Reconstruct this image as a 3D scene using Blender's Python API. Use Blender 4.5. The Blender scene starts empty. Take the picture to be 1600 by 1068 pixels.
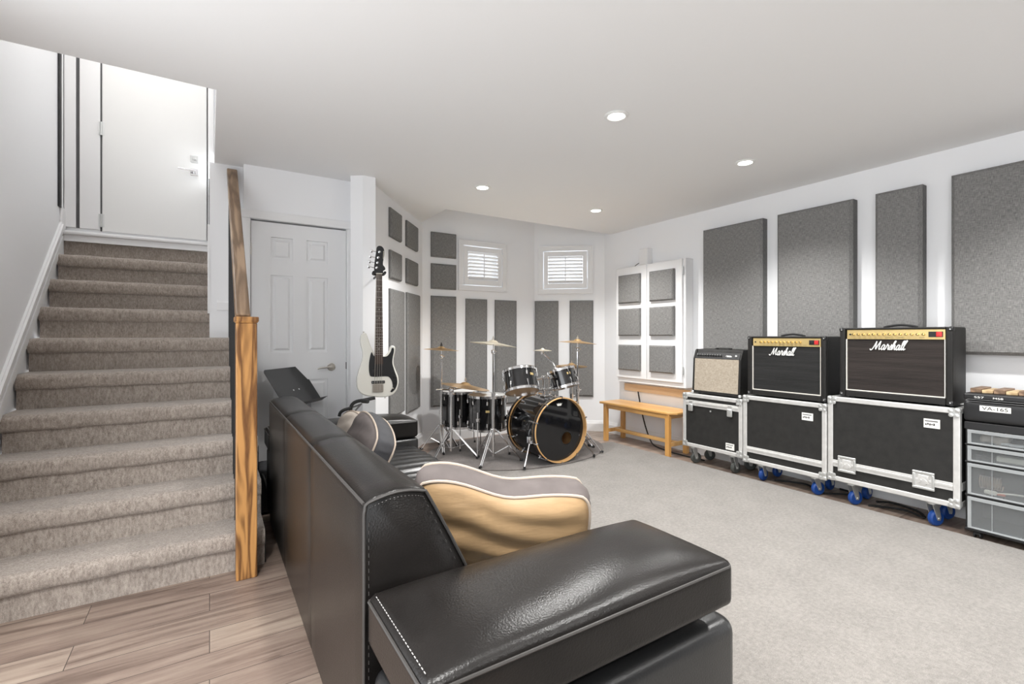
import bpy, bmesh, math, random
from mathutils import Vector, Matrix, Euler
random.seed(7)
SC = bpy.context.scene
COL = SC.collection
PI = math.pi

# ------------------------------------------------------------------ camera
cam_d = bpy.data.cameras.new('camera')
cam = bpy.data.objects.new('camera', cam_d)
COL.objects.link(cam)
cam.location = (0, 0, 1.2)
cam.rotation_euler = (PI / 2, 0, -0.5623)
cam_d.sensor_width = 36.0
cam_d.lens = 36.0 * 750.0 / 1600.0
cam_d.shift_y = -10.0 / 1600.0
cam_d.clip_start = 0.02
SC.camera = cam

# ------------------------------------------------------------------ world, exposure
w = bpy.data.worlds.new('daylight')
SC.world = w
w.use_nodes = True
bg = w.node_tree.nodes['Background']
bg.inputs['Color'].default_value = (0.95, 0.975, 1.0, 1)
bg.inputs['Strength'].default_value = 3.2
SC.view_settings.view_transform = 'Standard'
SC.view_settings.look = 'None'
SC.view_settings.gamma = 1
SC.view_settings.use_curve_mapping = False
SC.view_settings.exposure = 0.3
SPOT_W = 112.0
CEIL = 2.45
LIGHT_XY = [(1.955, 1.99), (3.265, 2.03), (1.945, 3.55), (3.257, 3.60),      # the four in view
            (1.955, 0.43), (3.265, 0.45), (1.955, -1.1), (3.265, -1.1), (0.55, -1.1), (0.55, 0.43), (-0.4, 0.9)]  # unseen: grid carried on for light, last one added for the stairs

# ------------------------------------------------------------------ materials
def new_mat(name):
    m = bpy.data.materials.new(name)
    m.use_nodes = True
    nt = m.node_tree
    b = nt.nodes['Principled BSDF']
    return m, nt, b

def mat(name, col, rough=0.5, metal=0.0, spec=0.5, coat=0.0, noise=None, bump=None, stretch=(1, 1, 1), trans=0.0, alpha=1.0):
    """noise=(scale, amount) varies the base colour; bump=(scale, strength)"""
    m, nt, b = new_mat(name)
    b.inputs['Base Color'].default_value = (*col, 1)
    b.inputs['Roughness'].default_value = rough
    b.inputs['Metallic'].default_value = metal
    b.inputs['Specular IOR Level'].default_value = spec
    b.inputs['Coat Weight'].default_value = coat
    b.inputs['Coat Roughness'].default_value = 0.05
    b.inputs['Transmission Weight'].default_value = trans
    b.inputs['Alpha'].default_value = alpha
    if noise or bump:
        tc = nt.nodes.new('ShaderNodeTexCoord')
        mp = nt.nodes.new('ShaderNodeMapping')
        mp.inputs['Scale'].default_value = stretch
        nt.links.new(tc.outputs['Object'], mp.inputs['Vector'])
    if noise:
        n = nt.nodes.new('ShaderNodeTexNoise')
        n.inputs['Scale'].default_value = noise[0]
        n.inputs['Detail'].default_value = 5
        r = nt.nodes.new('ShaderNodeValToRGB')
        a = noise[1]
        r.color_ramp.elements[0].position = 0.3
        r.color_ramp.elements[1].position = 0.7
        r.color_ramp.elements[0].color = (*[c * (1 - a) for c in col], 1)
        r.color_ramp.elements[1].color = (*[min(1, c * (1 + a)) for c in col], 1)
        nt.links.new(mp.outputs[0], n.inputs['Vector'])
        nt.links.new(n.outputs['Fac'], r.inputs['Fac'])
        nt.links.new(r.outputs['Color'], b.inputs['Base Color'])
    if bump:
        n2 = nt.nodes.new('ShaderNodeTexNoise')
        n2.inputs['Scale'].default_value = bump[0]
        n2.inputs['Detail'].default_value = 4
        bp = nt.nodes.new('ShaderNodeBump')
        bp.inputs['Strength'].default_value = bump[1]
        bp.inputs['Distance'].default_value = 0.01
        nt.links.new(mp.outputs[0], n2.inputs['Vector'])
        nt.links.new(n2.outputs['Fac'], bp.inputs['Height'])
        nt.links.new(bp.outputs[0], b.inputs['Normal'])
    return m

def carpet_mat(name, c0, c1, streak, fine=260, mott=6, mott_amt=0.5):
    m, nt, b = new_mat(name)
    b.inputs['Roughness'].default_value = 1.0
    b.inputs['Specular IOR Level'].default_value = 0.1
    b.inputs['Sheen Weight'].default_value = 0.25
    b.inputs['Sheen Roughness'].default_value = 0.6
    tc = nt.nodes.new('ShaderNodeTexCoord')
    mp = nt.nodes.new('ShaderNodeMapping')
    mp.inputs['Scale'].default_value = streak
    nt.links.new(tc.outputs['Object'], mp.inputs['Vector'])
    n1 = nt.nodes.new('ShaderNodeTexNoise'); n1.inputs['Scale'].default_value = fine; n1.inputs['Detail'].default_value = 3
    n2 = nt.nodes.new('ShaderNodeTexNoise'); n2.inputs['Scale'].default_value = mott; n2.inputs['Detail'].default_value = 6
    n3 = nt.nodes.new('ShaderNodeTexNoise'); n3.inputs['Scale'].default_value = fine * 0.25; n3.inputs['Detail'].default_value = 4
    nt.links.new(tc.outputs['Object'], n1.inputs['Vector'])
    nt.links.new(mp.outputs[0], n2.inputs['Vector'])
    nt.links.new(mp.outputs[0], n3.inputs['Vector'])
    mx = nt.nodes.new('ShaderNodeMix'); mx.data_type = 'FLOAT'; mx.inputs[0].default_value = mott_amt
    nt.links.new(n1.outputs['Fac'], mx.inputs[2]); nt.links.new(n2.outputs['Fac'], mx.inputs[3])
    mx2 = nt.nodes.new('ShaderNodeMix'); mx2.data_type = 'FLOAT'; mx2.inputs[0].default_value = 0.4
    nt.links.new(mx.outputs[0], mx2.inputs[2]); nt.links.new(n3.outputs['Fac'], mx2.inputs[3])
    r = nt.nodes.new('ShaderNodeValToRGB')
    r.color_ramp.elements[0].position = 0.36; r.color_ramp.elements[1].position = 0.64
    r.color_ramp.elements[0].color = (*c0, 1); r.color_ramp.elements[1].color = (*c1, 1)
    nt.links.new(mx2.outputs[0], r.inputs['Fac']); nt.links.new(r.outputs['Color'], b.inputs['Base Color'])
    bp = nt.nodes.new('ShaderNodeBump'); bp.inputs['Strength'].default_value = 0.6; bp.inputs['Distance'].default_value = 0.006
    nt.links.new(mx2.outputs[0], bp.inputs['Height']); nt.links.new(bp.outputs[0], b.inputs['Normal'])
    return m

def fabric_mat(name, c0, c1, scale=170):
    """woven cloth: two crossed thread waves with slub noise"""
    m, nt, b = new_mat(name)
    b.inputs['Roughness'].default_value = 0.95
    b.inputs['Specular IOR Level'].default_value = 0.15
    tc = nt.nodes.new('ShaderNodeTexCoord')
    outs = []
    for st in ((0.12, 1, 1), (1, 1, 0.12)):
        mp = nt.nodes.new('ShaderNodeMapping'); mp.inputs['Scale'].default_value = st
        nt.links.new(tc.outputs['Object'], mp.inputs['Vector'])
        n = nt.nodes.new('ShaderNodeTexNoise'); n.inputs['Scale'].default_value = scale; n.inputs['Detail'].default_value = 2
        nt.links.new(mp.outputs[0], n.inputs['Vector']); outs.append(n)
    mx = nt.nodes.new('ShaderNodeMix'); mx.data_type = 'FLOAT'; mx.inputs[0].default_value = 0.5
    nt.links.new(outs[0].outputs['Fac'], mx.inputs[2]); nt.links.new(outs[1].outputs['Fac'], mx.inputs[3])
    r = nt.nodes.new('ShaderNodeValToRGB')
    r.color_ramp.elements[0].position = 0.36; r.color_ramp.elements[1].position = 0.64
    r.color_ramp.elements[0].color = (*c0, 1); r.color_ramp.elements[1].color = (*c1, 1)
    nt.links.new(mx.outputs[0], r.inputs['Fac']); nt.links.new(r.outputs['Color'], b.inputs['Base Color'])
    bp = nt.nodes.new('ShaderNodeBump'); bp.inputs['Strength'].default_value = 0.3; bp.inputs['Distance'].default_value = 0.003
    nt.links.new(mx.outputs[0], bp.inputs['Height']); nt.links.new(bp.outputs[0], b.inputs['Normal'])
    return m

def wood_mat(name, c0, c1, axis='z', scale=9.0, rough=0.4, dist=3.0, coat=0.15):
    m, nt, b = new_mat(name)
    b.inputs['Roughness'].default_value = rough
    b.inputs['Coat Weight'].default_value = coat
    b.inputs['Coat Roughness'].default_value = 0.25
    tc = nt.nodes.new('ShaderNodeTexCoord')
    mp = nt.nodes.new('ShaderNodeMapping')
    s = {'x': (0.09, 1, 1), 'y': (1, 0.09, 1), 'z': (1, 1, 0.09)}[axis]
    mp.inputs['Scale'].default_value = s
    mp.inputs['Location'].default_value = (0.37, 0.21, 0.11)
    nt.links.new(tc.outputs['Object'], mp.inputs['Vector'])
    wv = nt.nodes.new('ShaderNodeTexNoise'); wv.inputs['Scale'].default_value = scale; wv.inputs['Detail'].default_value = 2
    wv.inputs['Distortion'].default_value = 0.6
    nt.links.new(mp.outputs[0], wv.inputs['Vector'])
    rings = nt.nodes.new('ShaderNodeMath'); rings.operation = 'MULTIPLY'; rings.inputs[1].default_value = dist * 14
    nt.links.new(wv.outputs['Fac'], rings.inputs[0])
    sn = nt.nodes.new('ShaderNodeMath'); sn.operation = 'SINE'
    nt.links.new(rings.outputs[0], sn.inputs[0])
    ab = nt.nodes.new('ShaderNodeMath'); ab.operation = 'MULTIPLY_ADD'; ab.inputs[1].default_value = 0.5; ab.inputs[2].default_value = 0.5
    nt.links.new(sn.outputs[0], ab.inputs[0])
    fn = nt.nodes.new('ShaderNodeTexNoise'); fn.inputs['Scale'].default_value = scale * 18; fn.inputs['Detail'].default_value = 3
    nt.links.new(mp.outputs[0], fn.inputs['Vector'])
    mx = nt.nodes.new('ShaderNodeMix'); mx.data_type = 'FLOAT'; mx.inputs[0].default_value = 0.28
    nt.links.new(ab.outputs[0], mx.inputs[2]); nt.links.new(fn.outputs['Fac'], mx.inputs[3])
    r = nt.nodes.new('ShaderNodeValToRGB')
    r.color_ramp.elements[0].position = 0.1; r.color_ramp.elements[1].position = 0.75
    r.color_ramp.elements[0].color = (*c0, 1); r.color_ramp.elements[1].color = (*c1, 1)
    nt.links.new(mx.outputs[0], r.inputs['Fac']); nt.links.new(r.outputs['Color'], b.inputs['Base Color'])
    return m

def laminate_mat():
    m, nt, b = new_mat('laminate_planks')
    b.inputs['Roughness'].default_value = 0.42
    tc = nt.nodes.new('ShaderNodeTexCoord')
    br = nt.nodes.new('ShaderNodeTexBrick')
    br.offset = 0.37; br.offset_frequency = 2
    br.inputs['Scale'].default_value = 1.0
    br.inputs['Brick Width'].default_value = 1.2
    br.inputs['Row Height'].default_value = 0.165
    br.inputs['Mortar Size'].default_value = 0.0015
    br.inputs['Mortar Smooth'].default_value = 0.2
    br.inputs['Bias'].default_value = 0.0
    br.inputs['Color1'].default_value = (0.0, 0, 0, 1)
    br.inputs['Color2'].default_value = (1, 1, 1, 1)
    br.inputs['Mortar'].default_value = (0.5, 0.5, 0.5, 1)
    nt.links.new(tc.outputs['Object'], br.inputs['Vector'])
    # grain, shifted from plank to plank
    mp = nt.nodes.new('ShaderNodeMapping'); mp.inputs['Scale'].default_value = (1.1, 13, 1)
    ad = nt.nodes.new('ShaderNodeVectorMath'); ad.operation = 'MULTIPLY_ADD'
    ad.inputs[1].default_value = (7, 3, 5)
    nt.links.new(br.outputs['Color'], ad.inputs[0]); nt.links.new(tc.outputs['Object'], ad.inputs[2])
    nt.links.new(ad.outputs[0], mp.inputs['Vector'])
    n = nt.nodes.new('ShaderNodeTexNoise'); n.inputs['Scale'].default_value = 1.6; n.inputs['Detail'].default_value = 9
    n.inputs['Roughness'].default_value = 0.62; n.inputs['Distortion'].default_value = 0.7
    nt.links.new(mp.outputs[0], n.inputs['Vector'])
    r = nt.nodes.new('ShaderNodeValToRGB')
    r.color_ramp.elements[0].position = 0.3; r.color_ramp.elements[0].color = (0.13, 0.095, 0.078, 1)
    r.color_ramp.elements[1].position = 0.68; r.color_ramp.elements[1].color = (0.37, 0.31, 0.26, 1)
    e = r.color_ramp.elements.new(0.48); e.color = (0.27, 0.213, 0.18, 1)
    nt.links.new(n.outputs['Fac'], r.inputs['Fac'])
    hue = nt.nodes.new('ShaderNodeMix'); hue.data_type = 'RGBA'; hue.blend_type = 'MULTIPLY'
    hue.inputs[0].default_value = 1.0
    r2 = nt.nodes.new('ShaderNodeValToRGB')
    r2.color_ramp.elements[0].color = (0.84, 0.78, 0.75, 1); r2.color_ramp.elements[1].color = (1.08, 1.05, 1.0, 1)
    nt.links.new(br.outputs['Color'], r2.inputs['Fac'])
    nt.links.new(r.outputs['Color'], hue.inputs[6]); nt.links.new(r2.outputs['Color'], hue.inputs[7])
    mo = nt.nodes.new('ShaderNodeMix'); mo.data_type = 'RGBA'
    mo.inputs[7].default_value = (0.06, 0.045, 0.04, 1)
    nt.links.new(br.outputs['Fac'], mo.inputs[0]); nt.links.new(hue.outputs[2], mo.inputs[6])
    nt.links.new(mo.outputs[2], b.inputs['Base Color'])
    bp = nt.nodes.new('ShaderNodeBump'); bp.inputs['Strength'].default_value = 0.12; bp.inputs['Distance'].default_value = 0.004
    nt.links.new(n.outputs['Fac'], bp.inputs['Height']); nt.links.new(bp.outputs[0], b.inputs['Normal'])
    return m

def emit_mat(name, col, s):
    m, nt, b = new_mat(name)
    b.inputs['Base Color'].default_value = (0.9, 0.9, 0.9, 1)
    b.inputs['Emission Color'].default_value = (*col, 1)
    b.inputs['Emission Strength'].default_value = s
    return m

def clear_mat(name, tint, gloss=0.1, haze=0.0, hcol=(0.8, 0.8, 0.8), rough=0.03):
    """thin see-through sheet: transparent + a little gloss + a milky share"""
    m = bpy.data.materials.new(name); m.use_nodes = True
    nt = m.node_tree; nt.nodes.clear()
    out = nt.nodes.new('ShaderNodeOutputMaterial')
    tr = nt.nodes.new('ShaderNodeBsdfTransparent'); tr.inputs[0].default_value = (*tint, 1)
    gl = nt.nodes.new('ShaderNodeBsdfGlossy'); gl.inputs['Roughness'].default_value = rough
    df = nt.nodes.new('ShaderNodeBsdfDiffuse'); df.inputs[0].default_value = (*hcol, 1)
    m1 = nt.nodes.new('ShaderNodeMixShader'); m1.inputs[0].default_value = haze
    m2 = nt.nodes.new('ShaderNodeMixShader'); m2.inputs[0].default_value = gloss
    nt.links.new(tr.outputs[0], m1.inputs[1]); nt.links.new(df.outputs[0], m1.inputs[2])
    nt.links.new(m1.outputs[0], m2.inputs[1]); nt.links.new(gl.outputs[0], m2.inputs[2])
    nt.links.new(m2.outputs[0], out.inputs['Surface'])
    return m

M = {}
M['wall'] = mat('wall_paint', (0.86, 0.865, 0.88), 0.6, spec=0.3, bump=(60, 0.03))
M['darkreflect'] = mat('dark_reflection_paint', (0.055, 0.053, 0.05), 0.6)  # near-black, only to give the leather something dark to reflect
M['ceiling'] = mat('ceiling_paint', (0.87, 0.87, 0.87), 0.8, spec=0.2, bump=(90, 0.04))
M['trim'] = mat('white_trim', (0.83, 0.83, 0.835), 0.35)
M['doorw'] = mat('door_paint', (0.80, 0.805, 0.815), 0.4)
M['steeldoor'] = mat('entry_door_paint', (0.80, 0.80, 0.79), 0.5, bump=(140, 0.03))
M['stair'] = carpet_mat('stair_carpet', (0.19, 0.158, 0.135), (0.47, 0.41, 0.36), (1.6, 1.6, 0.6), fine=300, mott=26, mott_amt=0.32)
M['rug'] = carpet_mat('pale_carpet', (0.113, 0.103, 0.093), (0.208, 0.192, 0.176), (1, 1, 1), fine=240, mott=4.5, mott_amt=0.32)
M['drumrug'] = carpet_mat('brown_rug', (0.07, 0.059, 0.054), (0.155, 0.133, 0.123), (1, 1, 1), fine=200, mott=5, mott_amt=0.45)
M['laminate'] = laminate_mat()
M['oak'] = wood_mat('golden_oak', (0.12, 0.046, 0.012), (0.47, 0.235, 0.075), 'z', 17, 0.38, 1.7)
M['oakrail'] = wood_mat('oak_rail', (0.15, 0.092, 0.052), (0.36, 0.245, 0.155), 'y', 14, 0.4, 1.6)
M['pine'] = wood_mat('honey_wood', (0.60, 0.32, 0.10), (0.80, 0.50, 0.20), 'x', 6, 0.35, 0.6)
M['pinez'] = wood_mat('honey_wood_leg', (0.55, 0.28, 0.08), (0.76, 0.44, 0.16), 'z', 6, 0.35, 0.6)
M['batten'] = wood_mat('pale_batten', (0.62, 0.42, 0.24), (0.78, 0.58, 0.38), 'y', 5, 0.5, 0.5)
M['hoop'] = wood_mat('maple_hoop', (0.55, 0.30, 0.11), (0.74, 0.47, 0.22), 'x', 5, 0.3, 0.5)
M['black_iron'] = mat('black_iron', (0.012, 0.012, 0.013), 0.45)
M['leather'] = mat('black_leather', (0.009, 0.0078, 0.0072), 0.28, spec=0.27, bump=(210, 0.10), noise=(7, 0.25))
M['leather_seat'] = mat('black_leather_seat', (0.012, 0.012, 0.0125), 0.3, spec=0.6, bump=(180, 0.08))
M['seam'] = mat('leather_seam', (0.035, 0.032, 0.03), 0.5)
M['stitch'] = mat('grey_stitch', (0.30, 0.29, 0.28), 0.7)
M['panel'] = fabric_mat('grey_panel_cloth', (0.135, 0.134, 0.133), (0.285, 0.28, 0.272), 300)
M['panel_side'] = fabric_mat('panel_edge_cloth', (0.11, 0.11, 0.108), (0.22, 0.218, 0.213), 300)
M['gusset'] = mat('mauve_grey_suede', (0.125, 0.108, 0.104), 0.9, spec=0.15, noise=(11, 0.14), bump=(16, 0.25))
M['beige'] = mat('tan_satin', (0.40, 0.262, 0.138), 0.4, spec=0.5, noise=(5, 0.18), bump=(7, 0.55), stretch=(0.6, 1, 2.2))
M['cream'] = mat('cream_piping', (0.46, 0.38, 0.31), 0.6)
M['charcoal'] = mat('charcoal_cloth', (0.05, 0.05, 0.055), 0.8, bump=(30, 0.2))
M['palebeige'] = mat('pale_cloth', (0.42, 0.365, 0.315), 0.8, bump=(20, 0.3))
M['chrome'] = mat('chrome', (0.74, 0.74, 0.75), 0.14, metal=1.0)
M['nickel'] = mat('satin_nickel', (0.60, 0.57, 0.53), 0.3, metal=1.0)
M['alu'] = mat('case_aluminium', (0.72, 0.715, 0.70), 0.42, metal=0.55, noise=(22, 0.08))
M['zinc'] = mat('zinc_hardware', (0.66, 0.67, 0.66), 0.35, metal=0.75)
M['case'] = mat('case_black_board', (0.017, 0.0165, 0.0155), 0.6, spec=0.35, noise=(18, 0.25), bump=(300, 0.12))
M['tolex'] = mat('black_tolex', (0.012, 0.0112, 0.0105), 0.45, spec=0.35, bump=(230, 0.35))
M['grille'] = mat('black_grille_cloth', (0.019, 0.019, 0.019), 0.8, spec=0.25, noise=(40, 0.3), stretch=(0.05, 1, 1), bump=(300, 0.2))
M['grille_brown'] = mat('brown_black_grille', (0.027, 0.0215, 0.0195), 0.75, spec=0.25, noise=(40, 0.35), stretch=(0.05, 1, 1), bump=(300, 0.2))
M['silver_grille'] = fabric_mat('silver_grille_cloth', (0.27, 0.23, 0.18), (0.46, 0.40, 0.325), 330)
M['gold'] = mat('gold_panel', (0.72, 0.55, 0.25), 0.33, metal=0.6)
M['goldknob'] = mat('gold_knob', (0.80, 0.60, 0.25), 0.25, metal=0.9)
M['white'] = mat('white_plastic', (0.82, 0.82, 0.80), 0.4)
M['cream_pipe'] = mat('white_amp_piping', (0.75, 0.72, 0.66), 0.5)
M['black'] = mat('black_plastic', (0.013, 0.013, 0.014), 0.4)
M['rubber'] = mat('black_rubber', (0.014, 0.014, 0.014), 0.75)
M['red'] = mat('red_rocker', (0.55, 0.03, 0.03), 0.35)
M['blue'] = mat('blue_wheel', (0.008, 0.058, 0.27), 0.45)
M['greywheel'] = mat('grey_wheel', (0.07, 0.075, 0.07), 0.5)
M['lacquer'] = mat('black_lacquer', (0.008, 0.008, 0.009), 0.07, spec=0.6, coat=0.6)
M['drumhead'] = mat('coated_head', (0.70, 0.70, 0.69), 0.5)
M['ebonyhead'] = mat('ebony_head', (0.009, 0.009, 0.010), 0.05, spec=0.5)
M['reflecthead'] = mat('resonant_head_reflection', (0.60, 0.42, 0.27), 0.2, spec=0.6)  # brown of a wood reflection painted into the head's colour
M['bronze'] = mat('cymbal_bronze', (0.86, 0.58, 0.29), 0.3, metal=1.0, noise=(3, 0.06))
M['litbronze'] = mat('lit_bronze', (0.95, 0.88, 0.72), 0.34, metal=1.0)  # paler bronze, reflected light painted into the colour
M['bass_white'] = mat('bass_white', (0.78, 0.765, 0.70), 0.2, coat=0.5)
M['rosewood'] = wood_mat('rosewood', (0.022, 0.012, 0.009), (0.06, 0.034, 0.024), 'z', 12, 0.45, 1.0)
M['plywood'] = mat('tan_block', (0.55, 0.38, 0.2), 0.6)
M['glass'] = clear_mat('window_glass', (0.97, 0.985, 1.0), 0.06)
M['plastic'] = clear_mat('translucent_drawer', (0.80, 0.82, 0.83), 0.06, 0.13, (0.55, 0.57, 0.58), 0.2)
M['plastic_rim'] = clear_mat('milky_drawer_rim', (0.8, 0.82, 0.83), 0.07, 0.42, (0.62, 0.64, 0.65), 0.25)
M['glow'] = emit_mat('lamp_glow', (1.0, 0.985, 0.95), 14.0)
M['weather'] = mat('grey_weatherstrip', (0.09, 0.09, 0.092), 0.7)
M['darkgap'] = mat('dark_edge', (0.012, 0.012, 0.013), 0.6)
M['paper'] = mat('paper_label', (0.78, 0.77, 0.74), 0.7)
M['ink'] = mat('black_ink', (0.012, 0.012, 0.012), 0.6)
M['block'] = wood_mat('walnut_block', (0.14, 0.085, 0.05), (0.33, 0.21, 0.13), 'y', 9, 0.6, 1.4)
M['blocklight'] = wood_mat('pale_block', (0.42, 0.29, 0.15), (0.64, 0.48, 0.27), 'y', 9, 0.6, 1.4)
M['skin_cloth'] = mat('cream_rag', (0.70, 0.58, 0.48), 0.8, bump=(30, 0.4))
M['orange'] = mat('orange_cord', (0.60, 0.12, 0.04), 0.5)
M['ivory'] = mat('ivory_plastic', (0.72, 0.68, 0.58), 0.45)
M['copper'] = mat('copper_coil', (0.45, 0.33, 0.24), 0.4, metal=0.7)
M['pinkthing'] = mat('crimson_plastic', (0.32, 0.05, 0.09), 0.5)

# ------------------------------------------------------------------ mesh helpers
class MB:
    """collects shapes; build() links them as one mesh object"""
    def __init__(s): s.bm = bmesh.new()
    def _add(s, verts, faces):
        vs = [s.bm.verts.new(v) for v in verts]
        for f in faces:
            try: s.bm.faces.new([vs[i] for i in f])
            except ValueError: pass
        return s
    def box(s, x0, x1, y0, y1, z0, z1, mtx=None):
        v = [Vector((x, y, z)) for z in (z0, z1) for y in (y0, y1) for x in (x0, x1)]
        if mtx: v = [mtx @ p for p in v]
        return s._add(v, [(0, 2, 3, 1), (4, 5, 7, 6), (0, 1, 5, 4), (2, 6, 7, 3), (0, 4, 6, 2), (1, 3, 7, 5)])
    def soft(s, x0, x1, y0, y1, z0, z1, r, n=10, fn=None, mtx=None, nr=4):
        """rounded box; fn(p, u) may move the points, u in -1..1"""
        c = Vector(((x0 + x1) / 2, (y0 + y1) / 2, (z0 + z1) / 2)); h = Vector(((x1 - x0) / 2, (y1 - y0) / 2, (z1 - z0) / 2))
        r = min(r, min(h) * 0.999)
        def ticks(hh):
            t = []
            for i in range(nr + 1): t.append(-hh + r * (1 - math.cos(i / nr * PI / 2)) if i < nr else -hh + r)
            for i in range(1, n): t.append(-hh + r + (2 * hh - 2 * r) * i / n)
            t += [-x for x in reversed(t[:nr + 1])]
            return t
        T = [ticks(h[k]) for k in range(3)]
        cache = {}
        def vert(i, j, k):
            key = (i, j, k)
            if key not in cache:
                p = Vector((T[0][i], T[1][j], T[2][k]))
                q = Vector([max(-h[a] + r, min(h[a] - r, p[a])) for a in range(3)])
                d = p - q
                if d.length > 1e-9: p = q + d.normalized() * r
                u = Vector([p[a] / h[a] for a in range(3)])
                p = p + c
                if fn: p = fn(p, u)
                if mtx: p = mtx @ p
                cache[key] = s.bm.verts.new(p)
            return cache[key]
        N = [len(t) - 1 for t in T]
        def quad(a, b, c_, d):
            try: s.bm.faces.new([vert(*a), vert(*b), vert(*c_), vert(*d)])
            except ValueError: pass
        for i in range(N[0]):
            for j in range(N[1]):
                quad((i, j, 0), (i, j + 1, 0), (i + 1, j + 1, 0), (i + 1, j, 0))
                quad((i, j, N[2]), (i + 1, j, N[2]), (i + 1, j + 1, N[2]), (i, j + 1, N[2]))
        for i in range(N[0]):
            for k in range(N[2]):
                quad((i, 0, k), (i + 1, 0, k), (i + 1, 0, k + 1), (i, 0, k + 1))
                quad((i, N[1], k), (i, N[1], k + 1), (i + 1, N[1], k + 1), (i + 1, N[1], k))
        for j in range(N[1]):
            for k in range(N[2]):
                quad((0, j, k), (0, j, k + 1), (0, j + 1, k + 1), (0, j + 1, k))
                quad((N[0], j, k), (N[0], j + 1, k), (N[0], j + 1, k + 1), (N[0], j, k + 1))
        return s
    def tube(s, pts, r, seg=10, closed=False, caps=True, r2=None):
        pts = [Vector(p) for p in pts]; n = len(pts)
        rings = []; up = None
        for i, p in enumerate(pts):
            if closed: t = pts[(i + 1) % n] - pts[i - 1]
            else: t = pts[min(i + 1, n - 1)] - pts[max(i - 1, 0)]
            if t.length < 1e-9: t = Vector((0, 0, 1))
            t.normalize()
            if up is None:
                up = Vector((0, 0, 1)) if abs(t.z) < 0.9 else Vector((1, 0, 0))
            a = t.cross(up)
            if a.length < 1e-6: a = t.cross(Vector((0, 1, 0)))
            a.normalize(); b = a.cross(t).normalized(); up = b
            rr = r if r2 is None else r + (r2 - r) * i / max(1, n - 1)
            rings.append([s.bm.verts.new(p + (a * math.cos(2 * PI * k / seg) + b * math.sin(2 * PI * k / seg)) * rr) for k in range(seg)])
        m = n if closed else n - 1
        for i in range(m):
            A, B = rings[i], rings[(i + 1) % n]
            for k in range(seg): s.bm.faces.new([A[k], A[(k + 1) % seg], B[(k + 1) % seg], B[k]])
        if caps and not closed:
            s.bm.faces.new(list(reversed(rings[0]))); s.bm.faces.new(rings[-1])
        return s
    def cyl(s, p0, p1, r0, r1=None, seg=20): return s.tube([p0, p1], r0, seg, r2=r0 if r1 is None else r1)
    def lathe(s, prof, mtx=None, seg=32, closed=False):
        """prof: (radius, height) pairs turned about z"""
        rings = []
        for (r, z) in prof:
            if r < 1e-6:
                p = Vector((0, 0, z)); rings.append([s.bm.verts.new(mtx @ p if mtx else p)])
            else:
                ring = []
                for k in range(seg):
                    p = Vector((r * math.cos(2 * PI * k / seg), r * math.sin(2 * PI * k / seg), z))
                    ring.append(s.bm.verts.new(mtx @ p if mtx else p))
                rings.append(ring)
        pairs = list(zip(rings, rings[1:] + ([rings[0]] if closed else [])))
        if not closed: pairs = pairs[:len(rings) - 1]
        for A, B in pairs:
            for k in range(seg):
                k2 = (k + 1) % seg
                if len(A) == 1 and len(B) == 1: continue
                if len(A) == 1: f = [A[0], B[k2], B[k]]
                elif len(B) == 1: f = [A[k], A[k2], B[0]]
                else: f = [A[k], A[k2], B[k2], B[k]]
                try: s.bm.faces.new(f)
                except ValueError: pass
        return s
    def prism(s, poly, h0, h1, mtx=None, plane='xy'):
        """extrude a polygon; plane 'xy' along z, 'xz' along y, 'yz' along x"""
        def P(a, b, h):
            v = {'xy': (a, b, h), 'xz': (a, h, b), 'yz': (h, a, b)}[plane]
            v = Vector(v); return mtx @ v if mtx else v
        A = [s.bm.verts.new(P(a, b, h0)) for a, b in poly]; B = [s.bm.verts.new(P(a, b, h1)) for a, b in poly]
        n = len(poly)
        for i in range(n): s.bm.faces.new([A[i], A[(i + 1) % n], B[(i + 1) % n], B[i]])
        s.bm.faces.new(list(reversed(A))); s.bm.faces.new(B)
        return s
    def build(s, name, m, parent=None, smooth=35, bevel=0.0, bseg=2, label=None, sub=0):
        bm = s.bm
        bmesh.ops.recalc_face_normals(bm, faces=bm.faces[:])
        if smooth:
            lim = math.radians(smooth)
            for f in bm.faces: f.smooth = True
            for e in bm.edges:
                if len(e.link_faces) == 2 and e.calc_face_angle(0) > lim: e.smooth = False
        me = bpy.data.meshes.new(name); bm.to_mesh(me); bm.free()
        me.materials.append(m)
        o = bpy.data.objects.new(name, me); COL.objects.link(o)
        if parent is not None: o.parent = parent
        if bevel > 0:
            b = o.modifiers.new('bevel', 'BEVEL'); b.width = bevel; b.segments = bseg; b.limit_method = 'ANGLE'; b.angle_limit = math.radians(40)
            b.harden_normals = False
        if sub:
            q = o.modifiers.new('sub', 'SUBSURF'); q.levels = sub; q.render_levels = sub
        if label: o['label'] = label
        return o

def tag(o, label, cat, group=None, kind=None):
    o['label'] = label; o['category'] = cat
    if group: o['group'] = group
    if kind: o['kind'] = kind
    return o
def thing(name, label, cat, loc=(0, 0, 0), rz=0.0, group=None, rot=None):
    o = bpy.data.objects.new(name, None); COL.objects.link(o)
    o.empty_display_size = 0.05
    o.location = loc; o.rotation_euler = rot if rot else (0, 0, rz)
    return tag(o, label, cat, group)
def struct(o, label=None):
    o['kind'] = 'structure'
    if label: o['label'] = label
    return o
def sroot(name, loc=(0, 0, 0), rz=0.0, label=None):
    o = bpy.data.objects.new(name, None); COL.objects.link(o); o.location = loc; o.rotation_euler = (0, 0, rz)
    return struct(o, label)
def kids(o): return [c for c in bpy.data.objects if c.parent == o]
def copy_tree(o, parent=None):
    c = o.copy(); COL.objects.link(c)
    if parent is not None: c.parent = parent
    for ch in kids(o): copy_tree(ch, c)
    return c
def rotm(ax, a): return Matrix.Rotation(a, 4, ax)
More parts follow.
